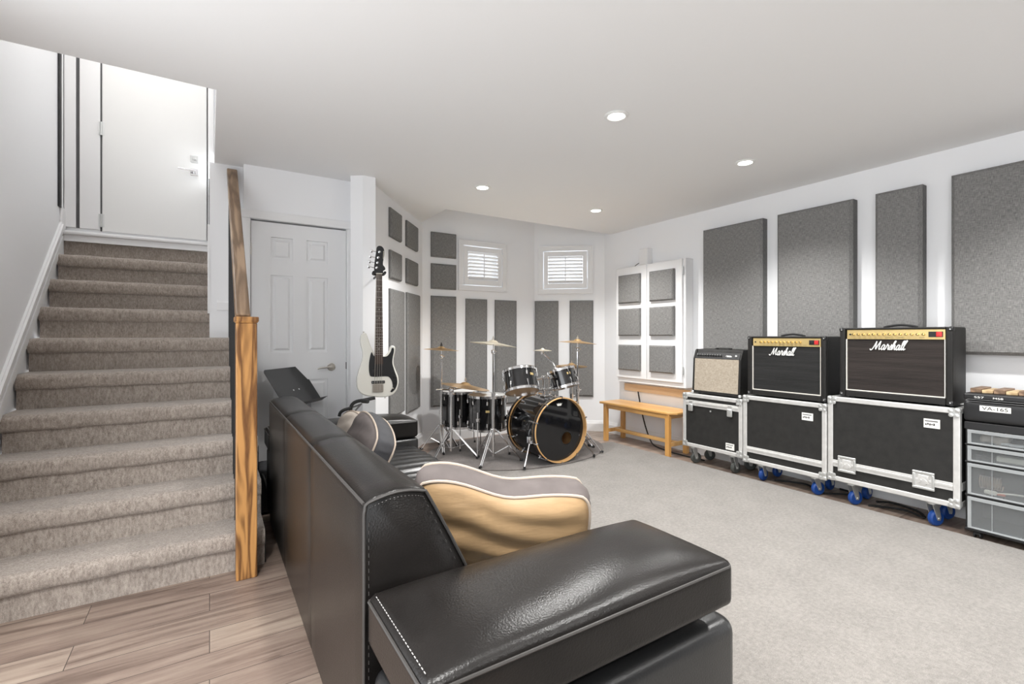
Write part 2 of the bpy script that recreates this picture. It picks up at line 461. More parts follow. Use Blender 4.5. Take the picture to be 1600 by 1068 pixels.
def tr(x, y, z): return Matrix.Translation((x, y, z))
def smoothpath(pts, n=6, closed=False):
    P = [Vector(p) for p in pts]; out = []
    m = len(P)
    for i in range(m if closed else m - 1):
        p0 = P[i - 1] if (closed or i > 0) else P[0]
        p1 = P[i]; p2 = P[(i + 1) % m]
        p3 = P[(i + 2) % m] if (closed or i + 2 < m) else P[-1]
        for k in range(n):
            t = k / n
            out.append(0.5 * ((2 * p1) + (p2 - p0) * t + (2 * p0 - 5 * p1 + 4 * p2 - p3) * t * t + (3 * p1 - p0 - 3 * p2 + p3) * t ** 3))
    if not closed: out.append(P[-1])
    return out
def text_mesh(txt, size, name, m, parent, mtx, depth=0.001, width=None):
    cu = bpy.data.curves.new('tmp', 'FONT'); cu.body = txt; cu.size = size; cu.extrude = depth
    cu.align_x = 'CENTER'; cu.align_y = 'CENTER'
    to = bpy.data.objects.new('tmp', cu); COL.objects.link(to)
    dg = bpy.context.evaluated_depsgraph_get()
    me = bpy.data.meshes.new_from_object(to.evaluated_get(dg))
    bpy.data.objects.remove(to); bpy.data.curves.remove(cu)
    if width:
        xs = [v.co.x for v in me.vertices]; k = width / (max(xs) - min(xs))
        for v in me.vertices: v.co.x *= k
    me.transform(mtx)
    me.materials.clear(); me.materials.append(m); me.name = name
    o = bpy.data.objects.new(name, me); COL.objects.link(o); o.parent = parent
    return o
FRONT = rotm('X', PI / 2)        # xy drawing -> upright, facing -y

# ================================================================== SETTING
XL, XW, YD = -0.913, 4.2, 4.0
LW = (1.012, 3.79); LR = math.atan2(1.257, 0.988)          # angled bay wall on the left: origin and turn
BW = (2.0, 5.047)                                          # bay back wall
RW = (3.518, 5.047); RR = math.atan2(4.48 - 5.047, 4.2 - 3.518)
LLEN = math.hypot(0.988, 1.257); RLEN = math.hypot(4.2 - 3.518, 4.48 - 5.047)
HI = 2.72

floor = struct(MB().box(-1.0, 4.35, -2.4, 5.2, -0.08, 0).build('floor', M['laminate'], smooth=0))

# ceiling slab with the stairwell hole and the raised bay
b = MB()
for (x0, x1, y0, y1) in ((-1.0, 4.3, -2.4, 2.87), (0.03, 4.3, 2.87, 4.37), (0.95, 1.98, 4.37, 5.15)):
    b.box(x0, x1, y0, y1, CEIL, HI)
b.box(0.95, 4.4, 4.37, 5.2, HI, HI + 0.1)
struct(b.build('ceiling', M['ceiling'], smooth=0))
struct(MB().box(-1.0, 0.2, 2.75, 4.9, 4.1, 4.2).build('ceiling', M['ceiling'], smooth=0), 'high ceiling over the stairwell')

def wall(name, p0, p1, z0, z1, holes=(), th=0.1, m='wall'):
    """upright wall from p0 to p1 seen from its front; thickness goes behind; holes = (x0, x1, z0, z1) along it"""
    L = math.hypot(p1[0] - p0[0], p1[1] - p0[1]); a = math.atan2(p1[1] - p0[1], p1[0] - p0[0])
    bb = MB()
    xs = sorted({0, L, *[h[0] for h in holes], *[h[1] for h in holes]}); zs = sorted({z0, z1, *[h[2] for h in holes], *[h[3] for h in holes]})
    for i in range(len(xs) - 1):
        for k in range(len(zs) - 1):
            cx, cz = (xs[i] + xs[i + 1]) / 2, (zs[k] + zs[k + 1]) / 2
            if any(h[0] < cx < h[1] and h[2] < cz < h[3] for h in holes): continue
            bb.box(xs[i], xs[i + 1], 0, th, zs[k], zs[k + 1])
    o = bb.build(name, M[m], smooth=0)
    o.location = (p0[0], p0[1], 0); o.rotation_euler = (0, 0, a)
    return struct(o)

WIN1 = (0.505, 1.035, 1.79, 2.26); WIN2 = (0.115, 0.675, 1.79, 2.275)
wall('wall_right', (XW, 4.48), (XW, -2.4), 0, HI)
wall('wall_bay_right', RW, (4.2, 4.48), 0, HI, [WIN2])
wall('wall_bay_back', BW, RW, 0, HI, [WIN1])
wall('wall_bay_left', LW, BW, 0, CEIL)
wall('wall_return', (1.012, YD + 0.1), (1.012, 3.79), 0, CEIL, th=0.1)
wall('wall_back', (0.21, YD), (1.012, YD), 0, CEIL, [(0.045, 0.730, 0, 2.06)])
wall('wall_stair_end', (0.0, 4.09), (0.21, 4.09), 0, CEIL, th=0.675)
wall('wall_stairwell', (0.042, 4.77), (0.042, 2.87), HI, 4.1, th=0.1).rotation_euler = (0, 0, -PI / 2)
wall('wall_left', (XL, 2.3), (XL, 4.90), 0, 4.1)
wall('wall_added_behind', (4.3, -2.4), (XL, -2.4), 0, CEIL, m='darkreflect')  # unseen wall added to keep bright reflections off the leather
wall('wall_header', (0.142, 2.87), (XL, 2.87), HI, 4.1)  # unseen, added to stop world light leaking into the stairwell
wall('wall_landing', (XL, 4.775), (0.05, 4.775), 1.97, 4.1)

# baseboards
def base(name, p0, p1, h=0.13, th=0.016):
    L = math.hypot(p1[0] - p0[0], p1[1] - p0[1]); a = math.atan2(p1[1] - p0[1], p1[0] - p0[0])
    o = MB().prism([(0, 0), (-th, 0), (-th, h * 0.72), (-th * 0.6, h * 0.86), (-th * 0.35, h), (0, h)], 0, L, plane='yz').build(name, M['trim'], smooth=0)
    o.location = (p0[0], p0[1], 0); o.rotation_euler = (0, 0, a); return struct(o)
base('baseboard_right', (XW, 4.48), (XW, -2.4))
base('baseboard_bay_right', RW, (4.2, 4.48)); base('baseboard_bay_back', BW, RW); base('baseboard_bay_left', LW, BW)
base('baseboard_back', (0.965, YD), (1.012, YD)); 
o = base('baseboard_stair_end', (0.045, 4.09), (0.195, 4.09), 0.075); o.location.z = 1.385

# --- windows with casings and plantation shutters
def window(name, org, ang, hole, label):
    x0, x1, z0, z1 = hole
    r = sroot(name, (org[0], org[1], 0), ang, label)
    f = MB(); c = 0.062; t = 0.02
    for q in ((x0 - c, x1 + c, z1, z1 + c), (x0 - c, x1 + c, z0 - c, z0), (x0 - c, x0, z0, z1), (x1, x1 + c, z0, z1)):
        f.box(q[0], q[1], -t, 0, q[2], q[3])
    for q in ((x0 - c - 0.006, x1 + c + 0.006, z1 + c - 0.016, z1 + c), (x0 - c - 0.006, x1 + c + 0.006, z0 - c, z0 - c + 0.016),
              (x0 - c - 0.006, x0 - c + 0.012, z0 - c + .016, z1 + c - .016), (x1 + c - 0.012, x1 + c + 0.006, z0 - c + .016, z1 + c - .016)):
        f.box(q[0], q[1], -t - 0.008, -t, q[2], q[3])
    f.build('window_casing', M['trim'], r, smooth=0, bevel=0.003)
    f = MB(); g = 0.03
    for q in ((x0, x1, z1 - g, z1), (x0, x1, z0, z0 + g), (x0, x0 + g, z0 + g, z1 - g), (x1 - g, x1, z0 + g, z1 - g)):
        f.box(q[0], q[1], 0.06, 0.1, q[2], q[3])
    f.build('window_sash', M['trim'], r, smooth=0)
    MB().box(x0 + g, x1 - g, 0.078, 0.084, z0 + g, z1 - g).build('window_pane', M['glass'], r, smooth=0)
    return r
def shutter(org, ang, hole, label):
    x0, x1, z0, z1 = hole; e = 0.009
    r = thing('plantation_shutter', label, 'window shutter', (org[0], org[1], 0), ang, 'white shutters in the bay windows')
    x0 += e; x1 -= e; z0 += e; z1 -= e
    f = MB(); st = 0.052; rt = 0.062; y0, y1 = -0.012, 0.016
    f.box(x0, x0 + st, y0, y1, z0, z1).box(x1 - st, x1, y0, y1, z0, z1)
    f.box(x0 + st, x1 - st, y0, y1, z1 - rt, z1).box(x0 + st, x1 - st, y0, y1, z0, z0 + rt)
    f.build('shutter_frame', M['trim'], r, smooth=0, bevel=0.002)
    n = 8; za, zb = z0 + rt, z1 - rt
    for k in range(n):
        zc = za + (zb - za) * (k + 0.5) / n
        m_ = tr(0, 0.002, zc) @ rotm('X', math.radians(-33))
        MB().soft(x0 + st + 0.001, x1 - st - 0.001, -0.027, 0.027, -0.0065, 0.0065, 0.006, 3, mtx=m_, nr=2).build('louver', M['trim'], r)
    xm = (x0 + x1) / 2
    MB().box(xm - 0.005, xm + 0.005, -0.034, -0.026, za + 0.012, zb - 0.012).build('tilt_rod', M['trim'], r, smooth=0, bevel=0.002)
    for z in (z0 + 0.09, z1 - 0.09): MB().cyl((x1 + 0.002, -0.014, z - 0.03), (x1 + 0.002, -0.014, z + 0.03), 0.0045, seg=8).build('hinge', M['trim'], r)
window('window_1', BW, 0, WIN1, 'small high bay window beside the grey panels')
window('window_2', RW, RR, WIN2, 'small high bay window near the corner by the cabinet')
shutter(BW, 0, WIN1, 'white louvred shutter in the left bay window, beside square grey panels')
shutter(RW, RR, WIN2, 'white louvred shutter in the right bay window, nearest the wall cabinet')

# --- closet door (six panels) under the ceiling beside the stairs
d = sroot('door_1', (0.255, YD, 0), 0, 'white six-panel closet door with a lever handle')
W_, H_ = 0.685, 2.055
xs = [(0.115, 0.285), (0.385, 0.545)]
xs = [(0.135, 0.285), (0.385, 0.540)]
zs = [(0.26, 0.86), (1.07, 1.655), (1.77, 1.94)]
b = MB(); y0, y1 = 0.012, 0.05
cuts_x = [0.003, xs[0][0], xs[0][1], xs[1][0], xs[1][1], W_ - 0.003]; cuts_z = [0.006, zs[0][0], zs[0][1], zs[1][0], zs[1][1], zs[2][0], zs[2][1], H_ - 0.006]
for i in range(5):
    for k in range(7):
        if i in (1, 3) and k in (1, 3, 5):
            xa, xb, za, zb = cuts_x[i], cuts_x[i + 1], cuts_z[k], cuts_z[k + 1]
            b.box(xa, xb, y0 + 0.012, y1, za, zb)
            # raised field with sloped edge
            s1, s2 = 0.018, 0.034
            b._add([Vector(p) for p in ((xa + s1, y0 + .012, za + s1), (xb - s1, y0 + .012, za + s1), (xb - s1, y0 + .012, zb - s1), (xa + s1, y0 + .012, zb - s1),
                    (xa + s2, y0 + .002, za + s2), (xb - s2, y0 + .002, za + s2), (xb - s2, y0 + .002, zb - s2), (xa + s2, y0 + .002, zb - s2))],
                   [(0, 1, 5, 4), (1, 2, 6, 5), (2, 3, 7, 6), (3, 0, 4, 7), (4, 5, 6, 7)])
        else:
            b.box(cuts_x[i], cuts_x[i + 1], y0, y1, cuts_z[k], cuts_z[k + 1])
b.build('door_panel', M['doorw'], d, smooth=0)
MB().box(-0.02, W_ + 0.02, 0.11, 0.16, 0, H_ + 0.06).build('door_leak_block', M['darkgap'], d, smooth=0)  # dark sheet added to stop light leaking round the door
b = MB()
def lever(bm_, x, z, s=-1, L=0.11):
    bm_.lathe([(0, 0), (0.031, 0), (0.031, 0.006), (0.027, 0.011), (0.012, 0.013), (0.011, 0.045), (0, 0.047)], tr(x, 0.012, z) @ rotm('X', PI / 2), 24)
    bm_.tube(smoothpath([(x, -0.03, z), (x + s * 0.03, -0.036, z + 0.001), (x + s * 0.075, -0.036, z - 0.002), (x + s * L, -0.03, z - 0.008)], 5), 0.0085, 10, r2=0.006)
lever(b, 0.567, 0.95)
b.build('door_handle', M['nickel'], d)
MB().box(0.679, 0.6845, 0.004, 0.03, 0.93, 0.985).build('latch_plate', M['weather'], d, smooth=0)
b = MB()
for z in (1.84, 1.0, 0.2): b.cyl((0.001, 0.008, z - 0.045), (0.001, 0.008, z + 0.045), 0.006, seg=8)
b.build('door_hinge', M['nickel'], d)
b = MB(); c = 0.062
for q in ((-0.004 - c, -0.004, 0, H_ + 0.005), (W_ + 0.004, W_ + 0.004 + c, 0, H_ + 0.005), (-0.004 - c, W_ + 0.004 + c, H_ + 0.005, H_ + 0.005 + c)):
    b.box(q[0], q[1], -0.016, 0, q[2], q[3])
b.build('door_casing', M['trim'], d, smooth=0, bevel=0.004)

# --- entry door at the top of the stairs
d = sroot('door_2', (-0.695, 4.775, 1.975), 0, 'flat white entry door at the top of the stairs')
MB().box(0.004, 0.674, -0.012, 0.0, 0.02, 2.05).build('door_slab', M['steeldoor'], d, smooth=0, bevel=0.002)
b = MB(); x = 0.588
b.box(x - 0.026, x + 0.026, -0.02, -0.012, 0.655, 0.712); b.box(x - 0.012, x + 0.012, -0.032, -0.02, 0.675, 0.692)
b.build('deadbolt', M['zinc'], d, smooth=0, bevel=0.002)
b = MB(); b.box(x - 0.026, x + 0.03, -0.02, -0.012, 0.548, 0.606)
b.cyl((x, -0.02, 0.578), (x, -0.052, 0.578), 0.009, seg=12); b.box(x - 0.11, x + 0.008, -0.06, -0.048, 0.571, 0.585)
b.build('door_handle', M['chrome'], d, smooth=0, bevel=0.002)
b = MB()
for z in (0.10, 0.80, 1.75): b.cyl((-0.004, -0.018, z - 0.05), (-0.004, -0.018, z + 0.05), 0.008, seg=8); b.box(-0.02, 0.015, -0.014, -0.011, z - 0.05, z + 0.05)
b.build('door_hinge', M['zinc'], d, smooth=0)
b = MB(); b.box(-0.128, -0.009, -0.01, 0, 0.03, 2.1); b.box(-0.212, -0.148, -0.018, 0, 0.03, 2.1); b.box(0.684, 0.725, -0.02, 0, 0.0, 2.1)
b.build('door_jamb', M['trim'], d, smooth=0, bevel=0.002)
b = MB(); b.box(-0.148, -0.128, -0.004, 0, 0.03, 2.1); b.box(-0.009, 0.0, -0.005, 0, 0.02, 2.1); b.box(0.677, 0.684, -0.006, 0, 0.02, 2.1)
b.build('weather_strip', M['weather'], d, smooth=0)
struct(MB().box(XL + 0.001, XL + 0.012, 4.60, 4.655, 2.12, 3.5).build('trim_1', M['darkgap'], smooth=0), 'dark edge of an opening beside the entry door')
# right side jamb of the stairwell, with strike plates
r = sroot('trim_2', (0, 0, 0), 0, 'white jamb with grey strike plates right of the entry door')
MB().box(0.044, 0.052, 4.60, 4.66, HI, 3.4).build('jamb_strip', M['trim'], r, smooth=0)
b = MB(); b.box(-0.004, 0.0, 4.45, 4.50, 2.30, 2.42); b.box(-0.004, 0.0, 4.45, 4.50, 2.05, 2.15)
b.build('strike_plate', M['weather'], r, smooth=0)
MB().box(-0.005, 0.0, 4.49, 4.505, 2.0, 2.44).build('weather_strip', M['weather'], r, smooth=0)

# white nosing under the entry door, and the skirt boards of the stairs
b = MB(); b.soft(XL, 0.0, 4.725, 4.80, 1.945, 1.975, 0.012, 2); b.box(XL, 0.0, 4.745, 4.80, 1.90, 1.946)
struct(b.build('trim_3', M['trim']), 'white nosing board at the top of the stairs')
sl = 0.1972 / 0.216
def skz(y): return 0.995 + 0.88 * (y - 3.498)
b = MB()
P = [(1.0, -0.9), (4.66, 0)]
def band(bb, y0, y1, dz0, dz1, t):
    bb.prism([(y0, skz(y0) + dz0), (y1, skz(y1) + dz0), (y1, skz(y1) + dz1), (y0, skz(y0) + dz1)], XL, XL + t, plane='yz')
band(b, 2.4, 4.66, -0.17, 0.0, 0.012); band(b, 2.4, 4.66, -0.055, -0.012, 0.024); band(b, 2.4, 4.66, -0.17, -0.10, 0.019)
struct(b.build('trim_4', M['trim'], smooth=0), 'white sloping skirt board along the left of the stairs')
struct(MB().box(XL, XL + 0.014, 4.66, 4.775, 1.975, 2.13).build('baseboard_landing', M['trim'], smooth=0, bevel=0.003))
struct(MB().box(-0.012, 0.002, 4.085, 4.765, 1.36, 2.0).build('trim_5', M['trim'], smooth=0), 'white skirt board right of the upper stairs')

# --- recessed lights
def downlight(x, y, label, first=None):
    r = thing('ceiling_light', label, 'ceiling light', (x, y, CEIL), 0, 'recessed ceiling lights')
    MB().lathe([(0.048, -0.0005), (0.066, -0.0005), (0.068, -0.004), (0.062, -0.009), (0.052, -0.011), (0.046, -0.008), (0.046, -0.002)], seg=32, closed=True).build('trim_ring', M['white'], r)
    MB().lathe([(0, -0.005), (0.030, -0.006), (0.0455, -0.007), (0.0455, -0.002), (0, -0.002)], seg=32).build('lens', M['glow'], r)
    l = bpy.data.lights.new('downlight_bulb', 'SPOT'); l.energy = SPOT_W; l.spot_size = math.radians(128); l.spot_blend = 0.75
    l.shadow_soft_size = 0.05; l.color = (1.0, 0.99, 0.965)
    lo = bpy.data.objects.new('downlight_bulb', l); COL.objects.link(lo); lo.parent = r; lo.location = (0, 0, -0.03)
    return r
LL = ['recessed ceiling light nearest the camera, left one of the front pair', 'recessed ceiling light in front of the wide grey wall panels',
      'recessed ceiling light above the white bass, nearest the closet door', 'recessed ceiling light closest to the bay windows, above the drums',
      ]
for i, (x, y) in enumerate(LIGHT_XY):
    downlight(x, y, LL[i] if i < 4 else 'unseen recessed ceiling light added outside the picture to light the room')
# unseen lamp added to brighten the stairwell
r = thing('ceiling_light', 'unseen round ceiling lamp added to brighten the stairs', 'ceiling light', (-0.45, 3.75, 4.1), 0)
MB().lathe([(0, -0.07), (0.10, -0.062), (0.15, -0.03), (0.16, 0.0), (0, 0.0)], None, 32).build('added_lamp', M['glow'], r)
l = bpy.data.lights.new('stairwell_fill', 'POINT'); l.energy = 9; l.shadow_soft_size = 0.14; l.color = (1, 0.97, 0.93)
lo = bpy.data.objects.new('stairwell_fill', l); COL.objects.link(lo); lo.parent = r; lo.location = (0, 0, -0.22)
# ================================================================== STAIRS
RISE, RUN, Y0S = 0.1972, 0.216, 2.83
st = thing('staircase', 'carpeted staircase climbing to the white entry door', 'stairs', (0, 0, 0))
for k in range(1, 10):
    ya, yb = Y0S + (k - 1) * RUN, Y0S + k * RUN
    if k == 6: yb = 4.088
    z0, z1 = (k - 1) * RISE, k * RISE
    x1 = 0.245 if k <= 6 else 0.0
    prof = [(ya, z0 if k > 1 else 0.0), (ya, z1 - 0.088), (ya - 0.016, z1 - 0.086), (ya - 0.026, z1 - 0.076), (ya - 0.031, z1 - 0.060)]
    cy, cz, rr = ya + 0.002, z1 - 0.036, 0.034
    for i in range(7):
        a = -PI - i / 6 * PI / 2
        prof.append((cy + rr * math.cos(a) * 1.0, cz + rr * math.sin(a) * 1.0 + 0.002))
    prof += [(ya + 0.05, z1), (yb, z1 + 0.002), (yb, z0 if k > 1 else 0.0)]
    b = MB()
    n = 14
    # extrude across in slices, the pile slightly uneven
    xsl = [XL + 0.012 + (x1 - XL - 0.012) * i / n for i in range(n + 1)]
    rings = []
    for i, x in enumerate(xsl):
        ring = []
        for j, (yy, zz) in enumerate(prof):
            wob = 0.002 * math.sin(x * 23 + k * 1.7 + j * .3) if 1 < j < len(prof) - 2 else 0
            ring.append(b.bm.verts.new((x, yy + wob, zz + wob)))
        rings.append(ring)
    m_ = len(prof)
    for A, B in zip(rings, rings[1:]):
        for j in range(m_): b.bm.faces.new([A[j], A[(j + 1) % m_], B[(j + 1) % m_], B[j]])
    b.bm.faces.new(rings[0]); b.bm.faces.new(rings[-1])
    b.build('step', M['stair'], st, smooth=50)
MB().box(XL + 0.001, -0.001, Y0S + 9 * RUN, Y0S + 9 * RUN + 0.02, 9 * RISE, 1.90).build('top_riser', M['stair'], st, smooth=0)
b = MB()
for k in range(1, 7):
    ya, yb = Y0S + (k - 1) * RUN, Y0S + k * RUN
    b.box(0.2455, 0.252, ya + 0.02, min(yb + 0.02, 3.98), 0.0, k * RISE - 0.06)
b.build('stringer', M['black_iron'], st, smooth=0)

rl = thing('stair_railing', 'oak newel post and handrail with black iron balusters beside the carpeted stairs', 'railing', (0.155, 2.743, 0))
p = MB().box(-0.046, 0.046, -0.046, 0.046, 0, 1.262).build('newel_post', M['oak'], rl, smooth=0, bevel=0.004)
b = MB(); b.box(-0.049, 0.049, -0.049, 0.049, 1.262, 1.272); b.box(-0.053, 0.053, -0.053, 0.053, 1.268, 1.293)
b.build('newel_cap', M['oak'], p, smooth=0, bevel=0.004)
b = MB(); dy = 4.09 - 2.75; dz = (2.395 - 1.285)
ra = math.atan2(dz, dy); Lr = math.hypot(dy, dz)
b.box(-0.033, 0.033, -0.02, Lr - 0.02, 0.0, 0.042)
hr = b.build('handrail', M['oakrail'], rl, smooth=0, bevel=0.008, bseg=3); hr.location = (-0.016, 0, 1.285); hr.rotation_euler = (ra, 0, 0)
for i in range(1, 12):
    y = 0.045 + i * 0.108
    k = min(6, int((2.75 + y - (Y0S - 0.03)) / RUN) + 1)
    zt = 1.285 + (y / dy) * dz + 0.006
    zb = k * RISE + 0.004
    if y > 1.25: continue
    q = MB().box(-0.034 - 0.0065, -0.034 + 0.0065, y - 0.0065, y + 0.0065, zb, zt)
    q.build('baluster', M['black_iron'], rl, smooth=40)
# ================================================================== ACOUSTIC PANELS
PANELS = 'grey cloth acoustic panels on the walls'
def panel(org, ang, x0, x1, z0, z1, th, label, bev=0.02):
    """cloth panel on a wall, front edges bevelled back"""
    r = thing('acoustic_panel', label, 'acoustic panel', (org[0], org[1], 0), ang, PANELS)
    b = MB()
    e = bev
    g = -0.001
    v = [(x0, g, z0), (x1, g, z0), (x1, g, z1), (x0, g, z1),
         (x0, -th + e, z0), (x1, -th + e, z0), (x1, -th + e, z1), (x0, -th + e, z1)]
    b._add([Vector(p) for p in v], [(0, 3, 2, 1), (0, 1, 5, 4), (1, 2, 6, 5), (2, 3, 7, 6), (3, 0, 4, 7), (4, 5, 6, 7)])
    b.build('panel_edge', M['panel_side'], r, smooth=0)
    b = MB()
    e2 = e - 0.0004
    v = [(x0, -th + e2, z0), (x1, -th + e2, z0), (x1, -th + e2, z1), (x0, -th + e2, z1),
         (x0 + e, -th, z0 + e), (x1 - e, -th, z0 + e), (x1 - e, -th, z1 - e), (x0 + e, -th, z1 - e)]
    b._add([Vector(p) for p in v], [(0, 1, 5, 4), (1, 2, 6, 5), (2, 3, 7, 6), (3, 0, 4, 7), (4, 5, 6, 7), (0, 3, 2, 1)])
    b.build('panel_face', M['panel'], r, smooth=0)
    return r
WS = ((4.2, 4.48), -PI / 2)
def wx(y): return 4.48 - y
panel(*WS, wx(3.006), wx(2.403), 1.055, 2.236, 0.09, 'wide grey cloth panel on the right wall, next to the white wall cabinet')
panel(*WS, wx(2.273), wx(1.700), 1.055, 2.236, 0.09, 'wide grey cloth panel on the right wall, above the middle amplifier')
panel(*WS, wx(1.556), wx(1.281), 1.055, 2.236, 0.09, 'narrow grey cloth panel on the right wall between two wide ones')
panel(*WS, wx(1.130), wx(0.530), 1.078, 2.250, 0.09, 'wide grey cloth panel cut by the right edge of the photo, above the drawers')
LS = (LW, LR)
panel(*LS, 0.556, 0.850, 2.090, 2.350, 0.03, 'square grey panel on the angled wall, top left, nearest the head of the white bass', 0.012)
panel(*LS, 1.020, 1.370, 2.090, 2.345, 0.03, 'square grey panel on the angled wall, top right of the four squares', 0.012)
panel(*LS, 0.556, 0.850, 1.715, 1.970, 0.03, 'square grey panel on the angled wall, left one of the lower row', 0.012)
panel(*LS, 1.020, 1.370, 1.725, 1.968, 0.03, 'square grey panel on the angled wall, right one of the lower row', 0.012)
panel(*LS, 0.556, 0.930, 0.465, 1.622, 0.03, 'tall grey panel on the angled wall directly behind the white bass', 0.012)
panel(*LS, 1.025, 1.440, 0.430, 1.630, 0.03, 'tall grey panel on the angled wall, nearest the corner of the bay', 0.012)
panel(BW, 0, 0.100, 0.407, 2.085, 2.365, 0.04, 'upper square grey panel left of the left bay window')
panel(BW, 0, 0.100, 0.407, 1.725, 2.010, 0.04, 'lower square grey panel left of the left bay window')
panel(BW, 0, 0.100, 0.407, 0.400, 1.648, 0.04, 'tall grey panel behind the floor toms, leftmost on the bay back wall')
panel(BW, 0, 0.535, 0.815, 0.360, 1.632, 0.04, 'tall grey panel under the left side of the left bay window')
panel(BW, 0, 0.930, 1.235, 0.360, 1.632, 0.04, 'tall grey panel under the right side of the left bay window')
panel(RW, RR, 0.008, 0.308, 0.435, 1.640, 0.04, 'tall grey panel under the left side of the right bay window')
panel(RW, RR, 0.449, 0.745, 0.435, 1.642, 0.04, 'tall grey panel under the right side of the right bay window')

# ================================================================== WALL CABINET
cb = thing('wall_cabinet', 'white wall cabinet with two doors and six small square grey panels', 'cabinet', (4.2, 4.48, 0), -PI / 2)
b = MB(); x0, x1, z0, z1, dp = 0.35, 1.305, 0.665, 1.985, 0.118
b.box(x0, x1, -dp, -0.004, z0, z1)
b.build('cabinet_body', M['trim'], cb, smooth=0, bevel=0.002)
for (a, c_) in ((x0 - 0.005, 0.804), (0.809, x1 - 0.032)):
    dd = MB(); dd.box(a, c_, -dp - 0.019, -dp - 0.001, z0 + 0.052, z1 - 0.002)
    dd = dd.build('cabinet_door', M['trim'], cb, smooth=0, bevel=0.003)
    xa, xb = (0.400, 0.728) if a < 0.6 else (0.865, 1.188)
    for (za, zb) in ((1.570, 1.893), (1.198, 1.507), (0.806, 1.095)):
        q = MB(); e = 0.012; t0 = -dp - 0.0195; t1 = t0 - 0.036
        v = [(xa, t0, za), (xb, t0, za), (xb, t0, zb), (xa, t0, zb), (xa, t1 + e, za), (xb, t1 + e, za), (xb, t1 + e, zb), (xa, t1 + e, zb),
             (xa + e, t1, za + e), (xb - e, t1, za + e), (xb - e, t1, zb - e), (xa + e, t1, zb - e)]
        q._add([Vector(p) for p in v], [(0, 3, 2, 1), (0, 1, 5, 4), (1, 2, 6, 5), (2, 3, 7, 6), (3, 0, 4, 7), (4, 5, 9, 8), (5, 6, 10, 9), (6, 7, 11, 10), (7, 4, 8, 11), (8, 9, 10, 11)])
        q.build('acoustic_panel', M['panel'], dd, smooth=0, label='small square grey cloth panel')
for z in (0.84, 1.86):
    MB().cyl((x1 - 0.024, -dp - 0.012, z - 0.04), (x1 - 0.024, -dp - 0.012, z + 0.04), 0.007, seg=8).build('hinge', M['zinc'], cb)
bx = thing('wall_box', 'small white box on the wall above the white cabinet', 'speaker', (4.2, 4.48, 0), -PI / 2)
MB().box(0.645, 0.770, -0.085, -0.002, 1.99, 2.175).build('box_body', M['trim'], bx, smooth=0, bevel=0.006)
MB().tube(smoothpath([(0.64, -0.06, 2.03), (0.60, -0.07, 2.01), (0.57, -0.075, 1.99)]), 0.004, 6).build('wire', M['weather'], bx)
struct(MB().box(4.176, 4.199, 3.10, 4.12, 0.555, 0.635).build('trim_6', M['batten'], smooth=0, bevel=0.002), 'pale wood batten on the wall under the white cabinet')

# ================================================================== BENCH
bn = thing('wooden_bench', 'honey coloured wooden bench below the white wall cabinet', 'bench', (3.99, 3.64, 0), -PI / 2)
# local x along the bench (left end = far), y towards the wall
hl = 0.50
MB().prism([(-hl - .02, -0.175), (hl - 0.05, -0.175), (hl + 0.02, -0.10), (hl + .02, 0.165), (-hl - .02, 0.165)], 0.418, 0.442, plane='xy').build('seat', M['pine'], bn, smooth=0, bevel=0.005)
for x in (-hl + 0.06, hl - 0.06):
    for y in (-0.145, 0.125):
        MB().box(x - 0.024, x + 0.024, y - 0.02, y + 0.02, 0, 0.418).build('leg', M['pinez'], bn, smooth=0, bevel=0.003)
for y in (-0.145, 0.125):
    MB().box(-hl + 0.084, hl - 0.084, y - 0.010, y + 0.010, 0.372, 0.4175).build('apron', M['pine'], bn, smooth=0, bevel=0.002)
for x in (-hl + 0.06, hl - 0.06):
    MB().box(x - 0.010, x + 0.010, -0.125, 0.105, 0.372, 0.4175).build('apron', M['pine'], bn, smooth=0, bevel=0.002)
    MB().box(x - 0.011, x + 0.011, -0.1245, 0.1045, 0.095, 0.135).build('stretcher', M['pine'], bn, smooth=0, bevel=0.002)
MB().box(-hl + 0.0715, hl - 0.0715, -0.018, 0.018, 0.098, 0.132).build('stretcher', M['pine'], bn, smooth=0, bevel=0.002)
tag(MB().tube(smoothpath([(4.192, 3.93, 0.60), (4.185, 3.88, 0.42), (4.165, 3.80, 0.22), (4.12, 3.68, 0.06), (4.06, 3.55, 0.012), (4.0, 3.30, 0.009), (3.99, 3.1, 0.009), (4.0, 2.9, 0.009)]), 0.007, 8).build('power_cable', M['rubber']),
    'black cable hanging behind the wooden bench and trailing over the floor', 'cable')

# ================================================================== FLIGHT CASES
def caster(par, x, y, z, wheel_m, r=0.052, turn=0.3, wid=0.034):
    """castor hanging from height z; wheel touches the floor"""
    mt = tr(x, y, 0) @ rotm('Z', turn)
    b = MB()
    b.box(x - 0.045, x + 0.045, y - 0.04, y + 0.04, z - 0.006, z - 0.0005)
    b.lathe([(0, 0), (0.027, 0), (0.027, -0.014), (0, -0.014)], tr(x, y, z - 0.006), 16)
    for s in (-1, 1):
        yy = s * (wid / 2 + 0.004)
        v = [(-0.022, z - 0.02), (0.022, z - 0.02), (0.040, r + 0.008), (0.034, r - 0.012), (0.014, r - 0.01)]
        b.prism(v, yy - 0.002, yy + 0.002, mt, plane='xz')
    b.cyl(mt @ Vector((0.026, -wid / 2 - 0.010, r)), mt @ Vector((0.026, wid / 2 + 0.010, r)), 0.007, seg=10)
    fk = b.build('castor_fork', M['zinc'], par, smooth=40)
    wm = mt @ tr(0.026, 0, r) @ rotm('X', PI / 2)
    h = wid / 2
    MB().lathe([(0.012, -h), (r - 0.008, -h), (r, -h + 0.008), (r, h - 0.008), (r - 0.008, h), (0.012, h)], wm, 28, closed=True).build('wheel', M[wheel_m], fk)

